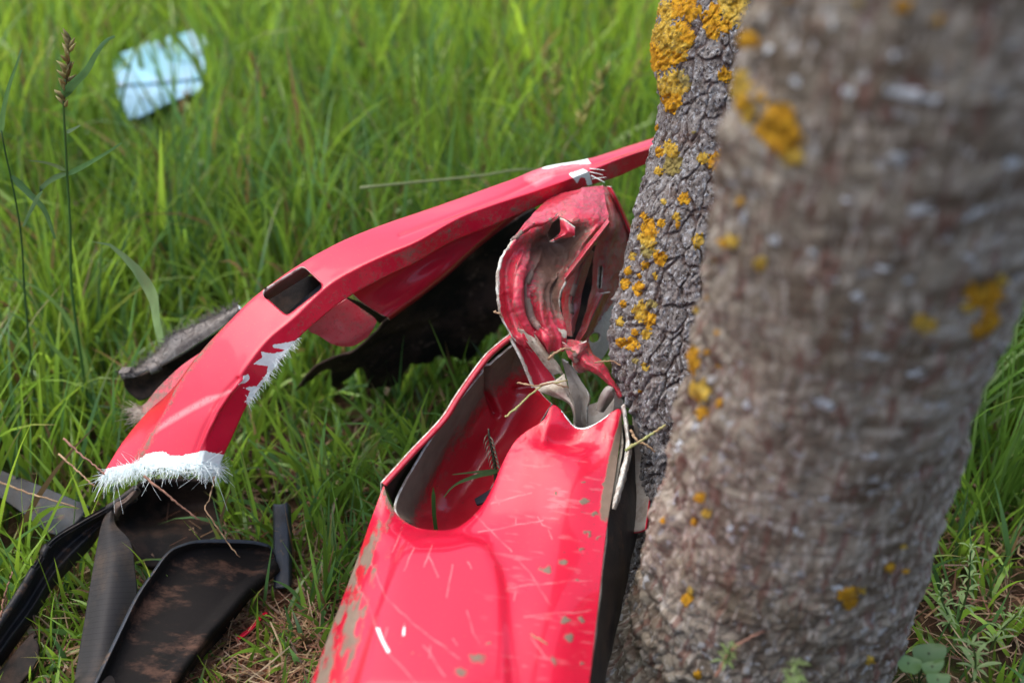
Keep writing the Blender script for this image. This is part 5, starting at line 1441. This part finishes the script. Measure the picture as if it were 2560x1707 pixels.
tg5 = thing("grass_stalk", "pale thin stalk lying level above the red bar", "grass stalk", tuple(P(1100, 450, 1.8) * np.array([1, 1, 0])))
stemmesh("stem", [(900, 470, 1.75), (1050, 455, 1.78), (1200, 440, 1.80), (1330, 425, 1.83), (1480, 470, 1.95), (1545, 600, 2.2), (1560, 640, 2.24)], 0.0018, tg5, (.22, .27, .13))
tg6 = thing("grass_stalk", "green blade growing inside the lamp opening of the red panel", "grass stalk", tuple(P(1090, 1330, 1.5) * np.array([1, 1, 0])))
leafmesh("leaf", z6((815, 680, 1.40), (800, 560, 1.38), (795, 400, 1.36)), 0.0055, tg6, (.035, .09, .025), side=(1, 0, 0), n=12, prof=lambda t: np.clip((1.02 - t) * 5, 0.05, 1))
tg7 = thing("grass_stalk", "dark grass sprig bending out of the red lamp bowl", "grass stalk", tuple(P(1230, 1180, 1.5) * np.array([1, 1, 0])))
leafmesh("leaf", z6((1180, 310, 1.40), (1080, 330, 1.385), (960, 370, 1.375), (900, 410, 1.37), (860, 460, 1.37)), 0.010, tg7, (.06, .12, .05), side=(.3, 0, 1), n=16)
leafmesh("leaf", z6((1180, 300, 1.40), (1050, 310, 1.39), (910, 325, 1.385)), 0.005, tg7, (.08, .14, .06), side=(.1, 0, 1), n=12)
stemmesh("stem", z6((1170, 390, 1.42), (1160, 250, 1.415), (1130, 100, 1.41), (1125, 50, 1.41)), 0.0022, tg7, (.05, .04, .025))
for k in range(16):
    a = 80 + k * 14
    x0 = 1130 + (a - 100) * .25
    sgn = 1 if k % 2 else -1
    leafmesh("needle", z6((x0, a, 1.41), (x0 + sgn * 22, a + 26, 1.405), (x0 + sgn * 30, a + 62, 1.405)), 0.002, tg7, (.05, .045, .025), side=(1, 0, .3), n=5)
# pale blurred seed heads in the far grass
for lab, pts, sz in (("yellowish seed head blurred in the grass just left of the trunk", [(1400, 420, 1.95), (1450, 320, 1.98), (1490, 240, 2.0), (1520, 180, 2.0)], .018),
                     ("pinkish grass spike right of the pale blue fragment", [(690, 330, 2.2), (665, 250, 2.2), (645, 190, 2.2), (625, 140, 2.2)], .012),
                     ("orange brown dead spike below the pale blue fragment", [(400, 440, 2.36), (430, 350, 2.36), (455, 280, 2.36), (475, 235, 2.36)], .014),
                     ("loose pale green seed head above the middle of the red bar", [(1385, 330, 2.1), (1390, 250, 2.1), (1395, 190, 2.1), (1405, 140, 2.1)], .016)):
    base = P(*pts[0])
    g = thing("seed_spike", lab, "grass stalk", (float(base[0]), float(base[1]), 0))
    ln = [P(*p) for p in pts]
    ln = [np.array([base[0] - .01, base[1], 0.0])] + ln
    stemmesh("stem", ln, 0.0016, g, (.16, .17, .06), world=True)
    col = (.30, .30, .08) if "orange" not in lab and "pinkish" not in lab else (.30, .16, .08)
    h2 = stemmesh("seed_head", pts[1:], 0.0014, g, col)
    seed_head(h2, pts[1:], sz, 18, col)

# whorled bedstraw and round-leaved seedlings at lower right
def zr(*p): return Z(1500, 850, 1.829, p)
def bedstraw(label, pts, size, n):
    b = P(*pts[0])
    g = thing("weed_plant", label, "plant", (float(b[0]), float(b[1]), 0))
    sp = resample(np.array([P(*p) for p in pts]), n)
    stemmesh("stem", list(sp), 0.0013, g, (.10, .16, .05), world=True)
    for k in range(1, n):
        m = 6
        for a in range(m):
            t = 2 * math.pi * a / m + k + random.uniform(-.4, .4)
            d = np.array([math.cos(t), math.sin(t), random.uniform(-.1, .7)])
            s = size * (1.1 - 0.6 * k / n) * random.uniform(.6, 1.25)
            leafmesh("leaf", [sp[k], sp[k] + d * s * .5 + np.array([0, 0, .001]), sp[k] + d * s - np.array([0, 0, .002])], s * .3, g, (.22, .33, .11), side=(-math.sin(t), math.cos(t), 0), n=5, world=True, prof=lambda t: np.clip(np.sin(np.clip(t, .02, .98) * math.pi) ** .6, .1, 1))
bedstraw("upright pale green whorled weed right of the trunk foot", zr((1640, 1280, 1.44), (1680, 1150, 1.42), (1690, 1040, 1.40), (1695, 950, 1.385)), 0.017, 6)
bedstraw("broad whorled weed among straw at the lower right corner", zr((1700, 1560, 1.33), (1720, 1470, 1.315), (1700, 1390, 1.30)), 0.022, 4)
bedstraw("slender whorled weed midway between trunk foot and right edge", zr((1600, 1330, 1.40), (1590, 1250, 1.385), (1560, 1180, 1.375), (1570, 1120, 1.37)), 0.015, 6)
bedstraw("low whorled weed in front of the trunk foot", zr((880, 1640, 1.12), (890, 1540, 1.10), (900, 1480, 1.09)), 0.014, 5)
bedstraw("sprawling whorled weed at the right edge", zr((1780, 1420, 1.42), (1830, 1330, 1.40), (1890, 1270, 1.39), (1930, 1230, 1.38)), 0.016, 5)
bedstraw("small whorled weed under the bumper's right edge", zr((210, 1480, 1.42), (240, 1400, 1.40), (270, 1330, 1.39)), 0.012, 5)
bedstraw("tiny whorled weed left of the arching root stem", zr((560, 1500, 1.17), (590, 1430, 1.155), (600, 1400, 1.15)), 0.012, 4)
g = thing("seedling", "round leaved green seedling right of the trunk foot", "plant", tuple(P(2300, 1690, 1.4) * np.array([1, 1, 0])))
def round_leaf(cx, cy, r, d, tilt):
    c = P(cx, cy, d)
    n = 22
    V, F = [c - np.array([0, 0, 0.001])], []
    rr = r * d / FPX
    for a in range(n):
        t = 2 * math.pi * a / n
        notch = 1 - 0.35 * math.exp(-((t - math.pi * 1.5) / 0.35) ** 2)
        u, v = math.cos(t) * rr * notch, math.sin(t) * rr * 0.8 * notch
        V.append(c + np.array([u, v * 0.62, v * 0.62 + tilt * u]) + np.array([0, 0, 0.003 * math.cos(2 * t)]))
    for a in range(n):
        F.append((0, 1 + a, 1 + (a + 1) % n))
    V = np.array(V)
    o = obj("leaf", V, F, M['grass'], g, attrs={"gc": np.tile(np.array([.17, .29, .10]) * random.uniform(.8, 1.2), (len(V), 1))})
    stemmesh("leaf_stalk", [c, c * .5 + np.array(g.location) * .5 + np.array([0, .01, 0]), np.array(g.location)], 0.0012, g, (.12, .16, .07), world=True, n=10)
for a in zr((1505, 1430, 78, 1.27, .1), (1410, 1475, 64, 1.26, -.3), (1520, 1490, 50, 1.25, .3), (1545, 1550, 56, 1.24, 0), (1260, 1405, 32, 1.27, .3)):
    round_leaf(a[0], a[1], a[2] / 1.829, a[3], a[4])
